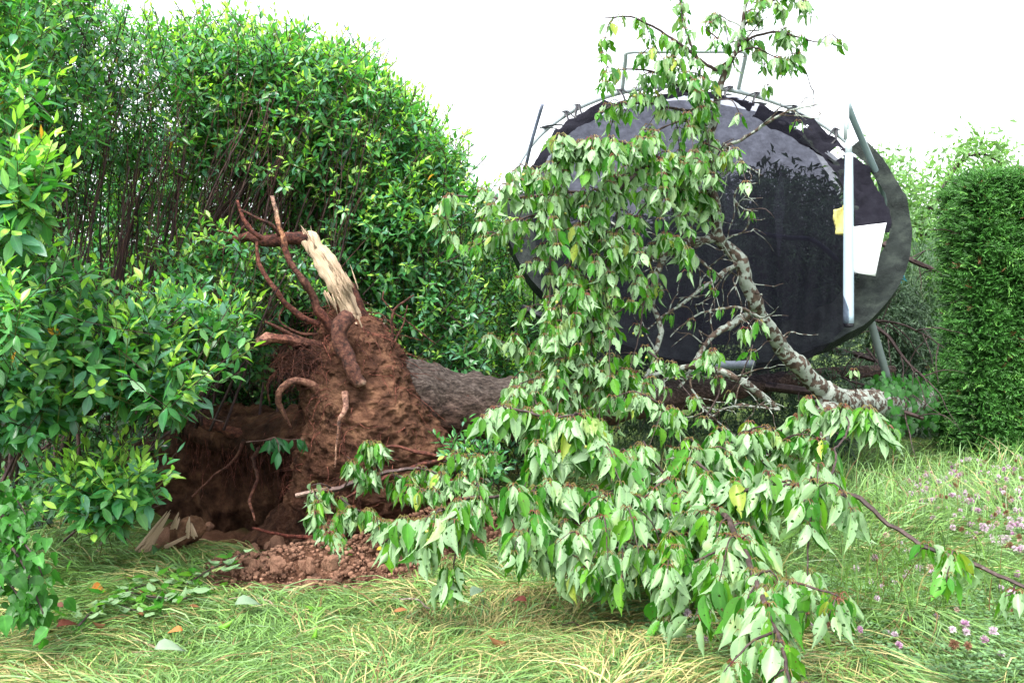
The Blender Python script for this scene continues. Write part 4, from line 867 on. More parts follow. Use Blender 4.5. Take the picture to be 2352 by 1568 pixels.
# leafy branches: (points, radii, kwargs)
B = [
 ([(1400, 335, 6.0), (1330, 350, 5.95), (1260, 385, 5.9), (1205, 425, 5.9), (1170, 455, 5.9)], [.007, .005, .004, .003], dict(L=.10, gap=.06, side=.9, fruit=2)),
 ([(1330, 330, 5.9), (1290, 400, 5.9), (1262, 470, 5.9), (1250, 540, 5.9)], [.006, .005, .004, .003], dict(L=.10, gap=.06, side=.9)),
 ([(1300, 450, 6.1), (1272, 530, 6.1), (1268, 620, 6.05), (1262, 720, 6.0), (1275, 810, 6.0)], [.008, .006, .005, .003], dict(L=.10, gap=.06, side=.8, fruit=2)),
 ([(1380, 460, 6.2), (1372, 560, 6.15), (1350, 660, 6.1), (1320, 760, 6.1), (1290, 860, 6.0)], [.008, .006, .005, .003], dict(L=.10, gap=.06, side=.8, fruit=2)),
 ([(1420, 480, 6.3), (1405, 560, 6.3), (1380, 640, 6.2), (1340, 720, 6.2)], [.008, .006, .005, .003], dict(L=.10, gap=.06, side=.8)),
 ([(1320, 860, 6.2), (1280, 880, 6.1), (1220, 870, 6.1), (1170, 900, 6.1)], [.007, .005, .004, .003], dict(L=.10, gap=.06, side=.9)),
 # crown against the sky
 ([(1655, 170, 6.6), (1600, 130, 6.5), (1545, 90, 6.5), (1490, 55, 6.45), (1430, 40, 6.4), (1385, 45, 6.4)], [.012, .009, .006, .003], dict(L=.095, gap=.10, side=.6, sidelen=(.08, .25))),
 ([(1600, 130, 6.5), (1570, 60, 6.5), (1560, 0, 6.5), (1550, -30, 6.5)], [.008, .005, .003], dict(L=.095, gap=.08, side=.7)),
 ([(1690, 110, 6.55), (1740, 80, 6.5), (1800, 75, 6.5), (1860, 95, 6.45), (1905, 100, 6.45)], [.01, .008, .005, .003], dict(L=.095, gap=.075, side=.8, sidelen=(.08, .25))),
 ([(1700, 70, 6.55), (1750, 20, 6.5), (1800, -10, 6.5), (1860, 5, 6.5)], [.008, .005, .003], dict(L=.09, gap=.11, side=.5)),
 ([(1660, 150, 6.6), (1720, 110, 6.5), (1780, 130, 6.5), (1820, 150, 6.5)], [.008, .005, .003], dict(L=.09, gap=.1, side=.6)),
 ([(1650, 90, 6.5), (1620, 60, 6.5), (1660, 30, 6.5)], [.005, .004, .002], dict(L=.09, gap=.08, side=.7)),
 # shoulder
 ([(1645, 240, 6.6), (1590, 215, 6.5), (1520, 175, 6.4), (1450, 160, 6.35), (1390, 170, 6.3)], [.012, .009, .006, .003], dict(L=.1, gap=.07, side=.8, fruit=2)),
 ([(1640, 250, 6.6), (1560, 250, 6.5), (1480, 240, 6.4), (1410, 240, 6.35), (1370, 260, 6.3)], [.011, .008, .005, .003], dict(L=.1, gap=.075, side=.8)),
 ([(1640, 190, 6.6), (1600, 170, 6.5), (1560, 160, 6.4)], [.006, .004, .002], dict(L=.1, gap=.07, side=.7)),
 ([(1640, 320, 6.65), (1580, 280, 6.5), (1530, 290, 6.4), (1490, 310, 6.35)], [.008, .006, .003], dict(L=.1, gap=.07, side=.9)),
 ([(1640, 230, 6.6), (1680, 230, 6.5), (1700, 270, 6.5)], [.005, .004, .002], dict(L=.09, gap=.1, side=.4)),
 # left shoulder and curtain
 ([(1640, 480, 6.8), (1560, 400, 6.5), (1480, 345, 6.2), (1400, 325, 6.0), (1330, 330, 5.9), (1280, 350, 5.9)], [.018, .014, .01, .007, .004], dict(L=.115, gap=.055, side=.95, sidelen=(.08, .25), fruit=4, tint=1.05)),
 ([(1560, 400, 6.5), (1500, 380, 6.3), (1440, 400, 6.2), (1390, 440, 6.1), (1360, 500, 6.05), (1330, 580, 6.0)], [.01, .008, .006, .004], dict(L=.105, gap=.06, side=.9, fruit=3)),
 ([(1460, 400, 6.2), (1400, 445, 6.1), (1320, 440, 6.1), (1240, 448, 6.1), (1160, 455, 6.1), (1080, 450, 6.1), (1030, 455, 6.1), (990, 500, 6.1)], [.012, .01, .008, .006, .003], dict(L=.105, gap=.085, side=.6, sidelen=(.06, .2), fruit=5)),
 ([(1330, 455, 6.1), (1250, 490, 6.1), (1180, 510, 6.1), (1110, 555, 6.1), (1050, 590, 6.1), (1005, 610, 6.1)], [.009, .007, .005, .003], dict(L=.105, gap=.11, side=.4, sidelen=(.05, .15), fruit=3)),
 ([(1380, 480, 6.1), (1330, 560, 6.05), (1290, 650, 6.0), (1290, 740, 5.95), (1300, 830, 5.9)], [.009, .008, .006, .004], dict(L=.105, gap=.065, side=.8, sidelen=(.06, .22), fruit=4)),
 ([(1420, 520, 6.2), (1390, 600, 6.15), (1370, 690, 6.1), (1350, 780, 6.05), (1320, 880, 6.0), (1300, 940, 5.95)], [.01, .008, .006, .004], dict(L=.105, gap=.065, side=.8, sidelen=(.06, .25), fruit=4)),
 ([(1590, 440, 6.6), (1550, 440, 6.4), (1500, 450, 6.3), (1460, 500, 6.3), (1440, 560, 6.3)], [.008, .006, .004, .003], dict(L=.1, gap=.12, side=.5)),
 ([(1630, 380, 6.7), (1600, 350, 6.5), (1570, 370, 6.4), (1550, 420, 6.4)], [.007, .005, .003], dict(L=.1, gap=.06, side=.8)),
 ([(1620, 330, 6.6), (1660, 350, 6.5), (1670, 400, 6.5)], [.006, .005, .003], dict(L=.1, gap=.07, side=.7)),
 ([(1500, 560, 6.5), (1540, 530, 6.4), (1560, 570, 6.35), (1590, 630, 6.3)], [.006, .005, .003], dict(L=.1, gap=.07, side=.5, sidelen=(.04, .12))),
 ([(1720, 480, 6.7), (1760, 480, 6.6), (1780, 500, 6.6)], [.004, .003, .002], dict(L=.07, gap=.12, side=.5, flip=.8)),
 ([(1640, 370, 6.6), (1670, 330, 6.5), (1690, 320, 6.5)], [.005, .004, .002], dict(L=.09, gap=.07, side=.3)),
 ([(1830, 275, 6.6), (1850, 290, 6.6), (1868, 300, 6.6)], [.003, .003, .002], dict(L=.08, gap=.09, side=.0, n=(2, 4))),
 # middle
 ([(1480, 650, 6.4), (1440, 700, 6.3), (1400, 740, 6.2), (1390, 820, 6.1), (1370, 880, 6.0)], [.008, .006, .004, .003], dict(L=.10, gap=.13, side=.4)),
 ([(1500, 620, 6.5), (1480, 700, 6.4), (1460, 790, 6.3), (1440, 880, 6.2)], [.008, .006, .004, .003], dict(L=.10, gap=.12, side=.4, fruit=3)),
 ([(1480, 800, 6.3), (1530, 840, 6.2), (1560, 870, 6.2), (1600, 930, 6.1)], [.008, .006, .004, .003], dict(L=.10, gap=.07, side=.8, fruit=3)),
 ([(1250, 860, 6.3), (1190, 800, 6.3), (1130, 780, 6.3), (1080, 800, 6.3)], [.007, .005, .004, .002], dict(L=.10, gap=.10, side=.5, sidelen=(.05, .15))),
 ([(1470, 900, 6.3), (1400, 880, 6.2), (1310, 860, 6.1), (1240, 870, 6.1), (1190, 900, 6.1)], [.009, .007, .005, .003], dict(L=.105, gap=.06, side=.95, extra=2)),
 ([(1700, 790, 6.3), (1730, 730, 6.2), (1750, 745, 6.15)], [.006, .005, .003], dict(L=.12, gap=.07, side=.2, n=(3, 6))),
 ([(1680, 900, 6.3), (1710, 850, 6.2), (1730, 790, 6.2)], [.006, .004, .003], dict(L=.09, gap=.13, side=.2, n=(3, 6))),
 ([(1620, 960, 6.1), (1650, 900, 6.1), (1640, 830, 6.1), (1630, 770, 6.1)], [.008, .006, .004, .003], dict(L=.09, gap=.11, side=.5, sidelen=(.05, .15))),
 ([(1560, 950, 6.0), (1500, 920, 5.9), (1450, 900, 5.9), (1400, 920, 5.8)], [.009, .006, .004, .003], dict(L=.105, gap=.06, side=.9)),
 ([(1960, 930, 7.8), (1965, 880, 7.7), (1960, 850, 7.65)], [.005, .004, .002], dict(L=.08, gap=.3, side=0, leafy=(.85, 1), n=(3, 5))),
 # right drooping spray by the lichened fork
 ([(1790, 1040, 5.8), (1830, 970, 5.5), (1880, 945, 5.3), (1940, 945, 5.2), (2000, 955, 5.1), (2050, 985, 5.1)], [.012, .010, .007, .005, .003], dict(L=.115, gap=.06, side=.7, sidelen=(.05, .18), fruit=2)),
 ([(1760, 1060, 5.6), (1800, 1010, 5.4), (1850, 1000, 5.3), (1900, 1010, 5.2)], [.008, .006, .004, .003], dict(L=.11, gap=.07, side=.6)),
 ([(1620, 1060, 5.6), (1680, 1010, 5.5), (1740, 980, 5.5), (1780, 990, 5.5)], [.008, .006, .003], dict(L=.10, gap=.07, side=.7)),
 # big foreground hump in the middle
 ([(1430, 1110, 5.0), (1400, 1040, 4.9), (1370, 980, 4.8), (1330, 955, 4.75), (1280, 960, 4.7)], [.014, .011, .008, .005], dict(L=.125, gap=.055, side=.9, sidelen=(.05, .2), fruit=6, n=(5, 9), tint=1.1)),
 ([(1370, 1000, 4.85), (1280, 970, 4.8), (1200, 945, 4.8), (1140, 935, 4.8), (1100, 960, 4.75)], [.01, .008, .006, .003], dict(L=.115, gap=.065, side=.7, sidelen=(.05, .18), fruit=2)),
 ([(1420, 1050, 4.95), (1330, 1040, 4.8), (1260, 1040, 4.7), (1220, 1060, 4.7)], [.01, .008, .005, .003], dict(L=.12, gap=.06, side=.8, fruit=2)),
 # branch reaching left over the clods
 ([(1560, 1120, 5.0), (1430, 1130, 4.8), (1300, 1132, 4.65), (1200, 1128, 4.55), (1120, 1140, 4.5), (1060, 1152, 4.5), (980, 1185, 4.5), (920, 1225, 4.5), (875, 1250, 4.5)], [.012, .010, .008, .007, .005, .003], dict(amp=.035, L=.12, gap=.05, side=.75, sidelen=(.04, .16), n=(5, 9), fruit=14)),
 ([(1100, 1150, 4.5), (1060, 1230, 4.5), (1040, 1300, 4.45), (1030, 1360, 4.4)], [.006, .005, .003], dict(L=.10, gap=.06, side=.5, sidelen=(.04, .1), flip=.5)),
 ([(1240, 1130, 4.6), (1220, 1190, 4.45), (1210, 1240, 4.4)], [.006, .005, .003], dict(L=.12, gap=.06, side=.6, sidelen=(.04, .12), n=(6, 10), tint=1.1)),
 # thicket in the middle ground
 ([(1560, 1120, 5.0), (1500, 1060, 4.9), (1480, 1010, 4.9)], [.009, .007, .004], dict(L=.105, gap=.07, side=.8)),
 ([(1640, 1110, 5.2), (1600, 1060, 5.0), (1570, 1080, 4.9), (1480, 1140, 4.7), (1420, 1180, 4.6)], [.01, .008, .006, .003], dict(L=.12, gap=.055, side=.9, n=(5, 9))),
 ([(1700, 1120, 5.0), (1600, 1140, 4.8), (1500, 1170, 4.7), (1400, 1190, 4.6), (1300, 1200, 4.6)], [.012, .009, .006, .003], dict(L=.115, gap=.055, side=.9, extra=2)),
 ([(1680, 1170, 4.8), (1600, 1220, 4.6), (1500, 1250, 4.5), (1400, 1260, 4.5), (1330, 1270, 4.5)], [.012, .009, .006, .003], dict(L=.115, gap=.055, side=.9, extra=2, sdroop=.3)),
 ([(1560, 1290, 4.5), (1480, 1310, 4.45), (1400, 1310, 4.4), (1340, 1300, 4.4)], [.006, .005, .003], dict(L=.11, gap=.07, side=.7, sdroop=.1)),
 ([(1780, 1080, 5.2), (1720, 1040, 5.1), (1660, 1050, 5.0), (1610, 1060, 4.9)], [.01, .008, .005, .003], dict(L=.11, gap=.06, side=.8)),
 ([(1600, 1060, 4.8), (1640, 1100, 4.7), (1650, 1160, 4.6)], [.008, .006, .004], dict(L=.125, gap=.06, side=.6, n=(5, 9))),
 # right hand branch running out of the frame
 ([(1560, 1130, 5.0), (1680, 1130, 4.6), (1780, 1120, 4.4), (1880, 1120, 4.25), (1970, 1140, 4.1), (2050, 1195, 4.0), (2130, 1245, 3.9), (2220, 1290, 3.8), (2300, 1330, 3.7), (2400, 1370, 3.6)], [.014, .012, .010, .009, .008, .006], dict(L=.12, gap=.055, side=.7, sidelen=(.04, .14), amp=.05, leafy=(.1, .55), n=(5, 9), fruit=8, m=M_twig)),
 ([(2130, 1250, 3.9), (2115, 1265, 3.88), (2100, 1280, 3.86)], [.004, .003, .002], dict(L=.085, gap=.06, side=.2, flip=.6)),
 ([(2220, 1290, 3.8), (2200, 1275, 3.75), (2175, 1285, 3.72)], [.004, .003, .002], dict(L=.085, gap=.05, side=.2, flip=.5)),
 ([(2330, 1345, 3.66), (2325, 1360, 3.62), (2310, 1370, 3.6)], [.004, .003, .002], dict(L=.10, gap=.05, side=.2, n=(5, 8))),
 ([(1880, 1120, 4.25), (1860, 1120, 4.1), (1840, 1150, 4.0)], [.007, .005, .003], dict(L=.12, gap=.05, side=.5, n=(5, 9))),
 ([(1900, 1110, 4.3), (1930, 1010, 4.8), (1950, 960, 5.1)], [.005, .005, .004], dict(L=0, amp=.04)),
 # front branch dropping to the lower edge
 ([(1640, 1140, 4.7), (1690, 1230, 4.2), (1720, 1290, 3.9), (1745, 1360, 3.6), (1770, 1430, 3.4), (1800, 1510, 3.25), (1830, 1590, 3.15), (1850, 1680, 3.1)], [.014, .012, .010, .008, .006, .004], dict(L=.115, gap=.055, side=.75, sidelen=(.04, .15), n=(5, 8), fruit=5)),
 ([(1730, 1320, 3.8), (1800, 1335, 3.7), (1860, 1345, 3.6), (1920, 1370, 3.5), (1945, 1400, 3.45)], [.006, .005, .004, .002], dict(L=.105, gap=.07, side=.4, sidelen=(.03, .1))),
 ([(1690, 1230, 4.2), (1640, 1260, 4.1), (1570, 1290, 4.1), (1500, 1290, 4.1)], [.006, .005, .004, .002], dict(L=.115, gap=.07, side=.7, sdroop=.2)),
 ([(1700, 1250, 4.1), (1660, 1270, 4.0), (1640, 1310, 3.95)], [.006, .005, .003], dict(L=.12, gap=.06, side=.6)),
 ([(1780, 1450, 3.35), (1730, 1470, 3.3), (1690, 1510, 3.25), (1660, 1540, 3.2)], [.005, .004, .002], dict(L=.10, gap=.06, side=.4, sidelen=(.03, .1))),
]
for k, (pts, r, kw) in enumerate(B): limb(CH, pts, r, seed=50+k, name='limb' if len(pts) > 4 else 'branchlet', **kw)
bm_ = None
def ico(name, m, r, sub=2, disp=0, seed=0, sq=(1, 1, 1), ang=False):
    import bmesh
    bm = bmesh.new(); bmesh.ops.create_icosphere(bm, subdivisions=sub, radius=1)
    V = np.array([v.co[:] for v in bm.verts]); nn = V.copy()
    if disp: V = V*(1+disp*fbm(nn*1.4+seed*7.7, 2)+disp*.35*fbm(nn*5+seed, 2))[:, None]
    if ang: V = np.clip(V, -.78+.12*sin(seed), .86)
    V = V*np.array(sq)*r
    for v, c in zip(bm.verts, V): v.co = c
    me = bpy.data.meshes.new(name); bm.to_mesh(me); bm.free()
    ca = me.color_attributes.new('Col', 'FLOAT_COLOR', 'POINT'); ca.data.foreach_set('color', np.ones(len(V)*4, np.float32))
    me.materials.append(m)
    for pl in me.polygons: pl.use_smooth = not ang
    return me
me_f = ico('cherry', M_fruit, .0085)
for c in FRUIT[:70]:
    o = bpy.data.objects.new('cherry', me_f); C.objects.link(o); o.parent = CH; o.location = mathutils.Vector(c)-CH.location

# ivy on the trunk
g = G(); ri = np.random.RandomState(70); n = 650
n = 900; px = ri.uniform(2015, 2175, n); dd = np.interp(px, [2000, 2060, 2130, 2200], [8.3, 9.1, 10.1, 10.9]); an = ri.uniform(-1.2, 2.6, n); cx_ = np.stack([(px-HX)/F*dd, dd, CAMZ-(925-HY)/F*dd], 1)
rad = np.stack([np.zeros(n), -np.cos(an), np.sin(an)], 1); O = cx_+rad*ri.uniform(.13, .26, n)[:, None]*(.75+.5*ri.rand(n, 1))
leaves(g, leaf_tmpl([.5, 1., .85, .45, .05], .2, .1), O, np.stack([ri.randn(n)*.5, -.2+0*px, -1+0*px], 1), rad+rdir(n, ri)*.3, ri.uniform(.045, .075, n), 1.0, np.array([.03, .13, .02])*ri.uniform(.6, 1.6, (n, 1)))
tag(g.build('ivy', M_laurel), 'patch of dark ivy wrapped round the lichened trunk beside the clipped hedge', 'ivy')

# torn-off cherry branch resting against the root plate
BB = empty('broken_cherry_branch', P(860, 1110, 5.9), 'snapped cherry branch with a pale cut tip leaning on the earth below the root plate', 'branch')
limb(BB, [(680, 1138, 5.9), (730, 1126, 5.9), (780, 1118, 5.92), (840, 1098, 5.95), (900, 1082, 6.0), (960, 1072, 6.0)], [.014, .016, .017, .016, .014, .012], 0, seed=201, bcol=[(9, 10, 9), (1.6, 1.5, 1.5), (1.3, 1.2, 1.2), (1.5, 1.4, 1.4)], name='limb')
for k, (pts, kw) in enumerate([
    ([(840, 1098, 5.9), (820, 1070, 5.8), (800, 1050, 5.75)], dict(gap=.05, side=.7, n=(5, 8))), ([(720, 1130, 5.85), (735, 1160, 5.8), (725, 1195, 5.75)], dict(gap=.05, side=.8, n=(4, 7))), ([(900, 1085, 5.95), (940, 1110, 5.85), (990, 1130, 5.8)], dict(gap=.05, side=.8)),
    ([(840, 1180, 5.75), (880, 1200, 5.7), (900, 1215, 5.7)], dict(gap=.05, side=.8)), ([(740, 1210, 5.7), (760, 1240, 5.65), (790, 1270, 5.6)], dict(gap=.05, side=.8, n=(5, 8))),
    ([(790, 1120, 5.9), (830, 1060, 5.85), (840, 1010, 5.85)], dict(gap=.045, side=.6, n=(5, 8), leafy=(.75, 1))), ([(870, 1090, 5.9), (860, 1040, 5.85), (855, 1020, 5.8)], dict(gap=.06, side=.5, leafy=(.6, 1))),
    ([(760, 1120, 5.9), (735, 1110, 5.85), (705, 1118, 5.85)], dict(gap=.1, side=.2, n=(2, 4))), ([(760, 1140, 5.9), (730, 1150, 5.85), (718, 1165, 5.85)], dict(gap=.08, side=.4)),
    ([(780, 1140, 5.9), (810, 1165, 5.85), (850, 1180, 5.8), (880, 1190, 5.8)], dict(gap=.07, side=.7)), ([(790, 1190, 5.8), (770, 1205, 5.75), (750, 1225, 5.7)], dict(gap=.05, side=.7, n=(5, 8))),
    ([(780, 1230, 5.7), (790, 1250, 5.65), (775, 1265, 5.65)], dict(gap=.05, side=.6, flip=.7)), ([(960, 1075, 6.), (1010, 1090, 5.9), (1060, 1120, 5.8)], dict(gap=.07, side=.8)),
    ([(1020, 1060, 6.1), (1060, 1050, 6.), (1110, 1070, 5.9)], dict(gap=.07, side=.8))]):
    limb(BB, pts, [.006, .004, .002], L=.105, seed=210+k, name='branchlet', sidelen=(.04, .12), **kw)
def lying(parent, path_pts, seed, L, n, spread, m=M_cherry, tint=1., width=.45):
    rng = np.random.RandomState(seed); g = G(); O = []; D = []
    for pts in path_pts:
        pts3 = []
        for (px, py) in pts:
            d = 1.6*F/(py-HY); x = (px-HX)/F*d; pts3.append((x, d, gh(np.array([x]), np.array([d]))[0]+.12))
        p = jitter(smooth_path(np.array(pts3), .04), .02, 8, rng.rand()*50); tube(g, p, [.006, .004, .002], 5)
        for _ in range(n):
            k = rng.randint(len(p)-1); a = rng.rand()*6.28; O.append(p[k]+np.array([cos(a), sin(a), 0])*rng.rand()*spread+np.array([0, 0, rng.rand()*.05-.01])); D.append((cos(a), sin(a), rng.uniform(-.35, .35)))
    g.build('branchlet', M_twig, parent)
    O = np.array(O); D = np.array(D); k = len(O); fl = np.where(rng.rand(k) < .5, -1., 1.)[:, None]
    q = rng.rand(k, 1); cc = (C_TOP*(1-q)+C_TOP2*q)*tint
    g = G()
    for t in range(3):
        s_ = np.arange(k) % 3 == t
        leaves(g, T_ch[t], O[s_], D[s_], (fl*np.array([0, 0, 1.])+rdir(k, rng)*.45)[s_], L*rng.uniform(.6, 1.15, s_.sum()), width, cc[s_], rng.uniform(.2, 1.5, s_.sum()))
    g.build('leaves', m, parent)
SP = empty('cherry_sprig', (-1.9, 5., .05), 'leafy cherry sprig lying flat on the flattened grass in front of the pit', 'branch')
lying(SP, [[(200, 1480), (280, 1430), (360, 1400), (430, 1370)], [(300, 1430), (400, 1440), (470, 1410)], [(420, 1400), (500, 1360), (560, 1340)], [(180, 1500), (240, 1460), (330, 1470)]], 300, .095, 34, .09)

# near sapling sprig at the left edge
SA = empty('young_sapling', P(-60, 1560, 4.1), 'young sapling with round toothed green leaves beside the glossy bushes', 'sapling')
T_bi = [leaf_tmpl([.3, .85, 1., .88, .6, .3, .04], .3, .15, wav=.06), leaf_tmpl([.3, .85, 1., .88, .6, .3, .04], .2, .3, wav=.05)]
for k, pts in enumerate([[(-80, 1500, 4.3), (-60, 1200, 4.3), (0, 1180, 4.3), (40, 1230, 4.25), (80, 1280, 4.2), (100, 1330, 4.2)], [(-60, 1300, 4.3), (0, 1240, 4.25), (50, 1290, 4.2), (80, 1360, 4.15), (100, 1410, 4.1)], [(-70, 1250, 4.4), (-20, 1130, 4.4), (30, 1140, 4.4), (70, 1200, 4.35)], [(-60, 1400, 4.2), (-10, 1310, 4.2), (30, 1350, 4.15), (60, 1400, 4.1)]]):
    rng = np.random.RandomState(400+k); p, rr = smooth_path(PP(pts), .03, [.012, .006, .003]); g = G(); tube(g, p, rr, 6)
    o = g.build('branchlet', M_twig, SA); n = 46; kk = rng.randint(len(p)//4, len(p), n); n = 80; kk = rng.randint(len(p)//4, len(p), n); D_ = np.stack([rng.randn(n)*.8, rng.randn(n)*.6-.2, -np.ones(n)*.7], 1)
    g = G(); cc = np.array([.04, .165, .025])*rng.uniform(.7, 1.5, (n, 1))
    for t in range(2):
        s_ = np.arange(n) % 2 == t
        leaves(g, T_bi[t], p[kk[s_]]+rng.randn(s_.sum(), 3)*.045, D_[s_], np.array([0, -.7, .7])+rng.randn(s_.sum(), 3)*.4, rng.uniform(.05, .09, s_.sum()), rng.uniform(.55, .75, s_.sum()), cc[s_])
    g.build('leaves', M_birch, o)

# ------------------------------------------------------------------ clipped conifer hedge
HG = empty('clipped_conifer_hedge', P(2260, 1060, 10), 'clipped dark green conifer hedge with a flat top on the lawn edge', 'hedge')
rh = np.random.RandomState(90)
x0 = (2238-HX)/F*9.7; x1 = 5.9; y0, y1 = 9.65, 10.3; z1 = 2.79
g = G()
# inner dark twig mass: real branches
for _ in range(90):
    bx = rh.uniform(x0+.3, x1-.2); by = rh.uniform(y0+.5, y1); zz = rh.uniform(.2, 2.5)
    tube(g, jitter(smooth_path(np.array([(bx, by, zz), (bx+rh.randn()*.3, y0+.3, zz+.2), (bx+rh.randn()*.5, y0+.08, zz+.3)]), .1), .05, 4, rh.rand()*50), [.012, .008, .003], 4)
for bx in np.arange(x0+.35, x1, .7): tube(g, jitter(smooth_path(np.array([(bx, 10.1, -.1), (bx+.1, 10.1, 1.4), (bx, 10.1, 2.6)]), .2), .05, 2, bx), [.06, .04, .015], 8)
g.build('trunk', M_twig, HG)
n = 26000; O = np.zeros((n, 3)); D_ = np.zeros((n, 3)); dep = rh.exponential(.07, n); dep = np.minimum(dep, .4)
face = rh.choice(3, n, p=[.66, .18, .16])
yy = rh.uniform(y0, y1, n); xx = rh.uniform(x0, x1, n); zz = rh.uniform(-.02, z1, n)
bulge = .10*n2(xx, zz, 1.6, 93, 2)+.10*n2(xx, zz, 5, 94, 2)+.05*n2(xx, zz, 11, 96, 1)
flare = .09*np.exp(-((zz-.75)/.45)**2)-.05*np.exp(-((zz-1.6)/.5)**2)
for fi in range(3):
    s_ = face == fi; k = s_.sum()
    if fi == 0: O[s_] = np.stack([xx[s_], y0+dep[s_]-bulge[s_], zz[s_]], 1); D_[s_] = np.stack([rh.randn(k)*.4, -np.ones(k)*.8, rh.uniform(-.1, .7, k)], 1)
    if fi == 1: O[s_] = np.stack([x0+dep[s_]-bulge[s_]-flare[s_], yy[s_], zz[s_]], 1); D_[s_] = np.stack([-np.ones(k), rh.randn(k)*.4-.4, rh.uniform(-.1, .6, k)], 1)
    if fi == 2: O[s_] = np.stack([xx[s_], yy[s_], z1-dep[s_]+.08*n2(xx[s_], yy[s_], 2, 95)], 1); D_[s_] = np.stack([rh.randn(k)*.5-.1, rh.randn(k)*.5-.4, np.ones(k)], 1)
r_ = np.minimum(1, (O[:, 0]-x0)/.25); O[:, 2] = np.where((O[:, 2] > z1-.25) & (r_ < 1), O[:, 2]-.05*(1-r_)**2, O[:, 2])
g = G(); sc_ = rh.uniform(.7, 1.25, (n, 1)); deepk = np.clip(1-dep/.3, .2, 1)[:, None]  # sprays darken with depth, inner hedge shade put into their colour
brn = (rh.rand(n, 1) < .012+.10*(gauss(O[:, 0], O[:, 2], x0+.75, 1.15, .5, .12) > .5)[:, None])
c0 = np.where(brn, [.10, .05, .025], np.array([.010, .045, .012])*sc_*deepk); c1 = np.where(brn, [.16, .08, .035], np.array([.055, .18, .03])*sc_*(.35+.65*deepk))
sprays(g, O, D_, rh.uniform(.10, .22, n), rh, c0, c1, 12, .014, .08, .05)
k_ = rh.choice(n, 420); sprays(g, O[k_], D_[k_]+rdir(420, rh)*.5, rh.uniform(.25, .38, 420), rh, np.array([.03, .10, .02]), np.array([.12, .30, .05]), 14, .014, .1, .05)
g.build('foliage', M_needle, HG)

# ------------------------------------------------------------------ trees beyond
def loose_tree(name, label, base, regs, boughs, c, leafL, seed, group='trees beyond the hedge', weep=0):
    rng = np.random.RandomState(seed); o = empty(name, base, label, 'tree', group)
    g = G(); b = np.array(base, float)
    for pts, r in boughs: p, rr = smooth_path(PP(pts), .15, r); tube(g, jitter(p, .08, 1., rng.rand()*50), rr, 7, lump=.1)
    g.build('trunk', M_twig, o); g = G()
    for (poly, n, d0, d1, clump) in regs:
        O = region(poly, n, d0, d1, rng); O = np.repeat(O, clump, axis=0)+rng.randn(n*clump, 3)*.16*(d0/14); k = len(O)
        tone = np.repeat(rng.uniform(.65, 1.35, (n, 1)), clump, axis=0)
        leaves(g, T_far, O, rdir(k, rng)+np.array([0, 0, -weep]), rdir(k, rng)+np.array([0, -.3, .5]), leafL*rng.uniform(.6, 1.3, k), .4, np.array(c)*tone*rng.uniform(.8, 1.2, (k, 1)))
    if weep:
        O = region([(2010, 560), (2190, 540), (2190, 900), (2060, 900), (2020, 760)], 1500, 11.6, 13., rng)
        sprays(g, O, rdir(1500, rng)*.7+np.array([0, -.2, -.8]), rng.uniform(.25, .5, 1500), rng, np.array([.04, .09, .05]), np.array([.16, .26, .14]), 12, .014, .3, .07)
    g.build('crown', M_far, o); return o
loose_tree('background_tree', 'pale feathery tree standing in the gap beyond the trampoline', (4.9, 15, 0), [
    ([(1960, 430), (1990, 330), (2030, 360), (2080, 400), (2100, 470), (2080, 520), (2160, 560), (2180, 700), (2060, 700), (1990, 560)], 260, 14, 16.5, 16),
    ([(2020, 500), (2180, 520), (2200, 640), (2040, 640)], 160, 14, 16, 16)],
    [([(2060, 900, 15.2), (2070, 700, 15.2), (2090, 560, 15.2), (2100, 480, 15.2)], [.09, .07, .04, .02]), ([(2070, 640, 15.2), (2040, 480, 15.2), (2000, 380, 15.2)], [.04, .02, .01])], (.20, .34, .17), .11, 500)
loose_tree('background_tree', 'tree leaning above the clipped hedge with a drooping feathery top', (7.2, 14.5, 0), [
    ([(2110, 430), (2150, 390), (2230, 350), (2290, 370), (2230, 400), (2170, 480), (2110, 560), (2090, 480)], 80, 13.8, 15, 9),
    ([(2190, 350), (2240, 315), (2300, 350), (2345, 400), (2352, 420), (2300, 390), (2240, 345)], 42, 13.8, 14.6, 10)],
    [([(2190, 900, 14.4), (2160, 640, 14.4), (2120, 520, 14.4), (2170, 420, 14.4), (2230, 350, 14.3), (2290, 360, 14.2), (2340, 410, 14.2)], [.1, .08, .05, .04, .03, .02, .01])], (.20, .36, .14), .12, 501)
loose_tree('background_tree', 'drooping conifer in the gap between trampoline and clipped hedge', (5.1, 13, 0), [
    ([(2040, 600), (2170, 590), (2190, 760), (2100, 730), (2040, 720)], 190, 12, 13.5, 20)],
    [([(2100, 900, 12.8), (2095, 700, 12.8), (2095, 560, 12.8)], [.08, .06, .03])], (.11, .22, .09), .10, 502, weep=1.2)
loose_tree('background_tree', 'dark tree whose top shows through the black trampoline mat', (2.6, 16, 0), [
    ([(1560, 500), (1640, 430), (1700, 405), (1770, 398), (1850, 415), (1930, 450), (1980, 520), (1980, 760), (1300, 760), (1300, 560)], 700, 15, 17, 18)],
    [([(1750, 900, 16), (1750, 650, 16), (1760, 450, 16)], [.16, .12, .04])], (.03, .07, .03), .15, 503)
loose_tree('background_tree', 'bright leafy tree low behind the left edge of the trampoline', (-.2, 13, 0), [
    ([(1060, 560), (1200, 520), (1260, 640), (1300, 780), (1250, 900), (1080, 900), (1000, 700)], 240, 12, 13.5, 14)],
    [([(1150, 900, 12.8), (1150, 700, 12.8), (1160, 600, 12.8)], [.08, .06, .03])], (.14, .30, .06), .12, 504)
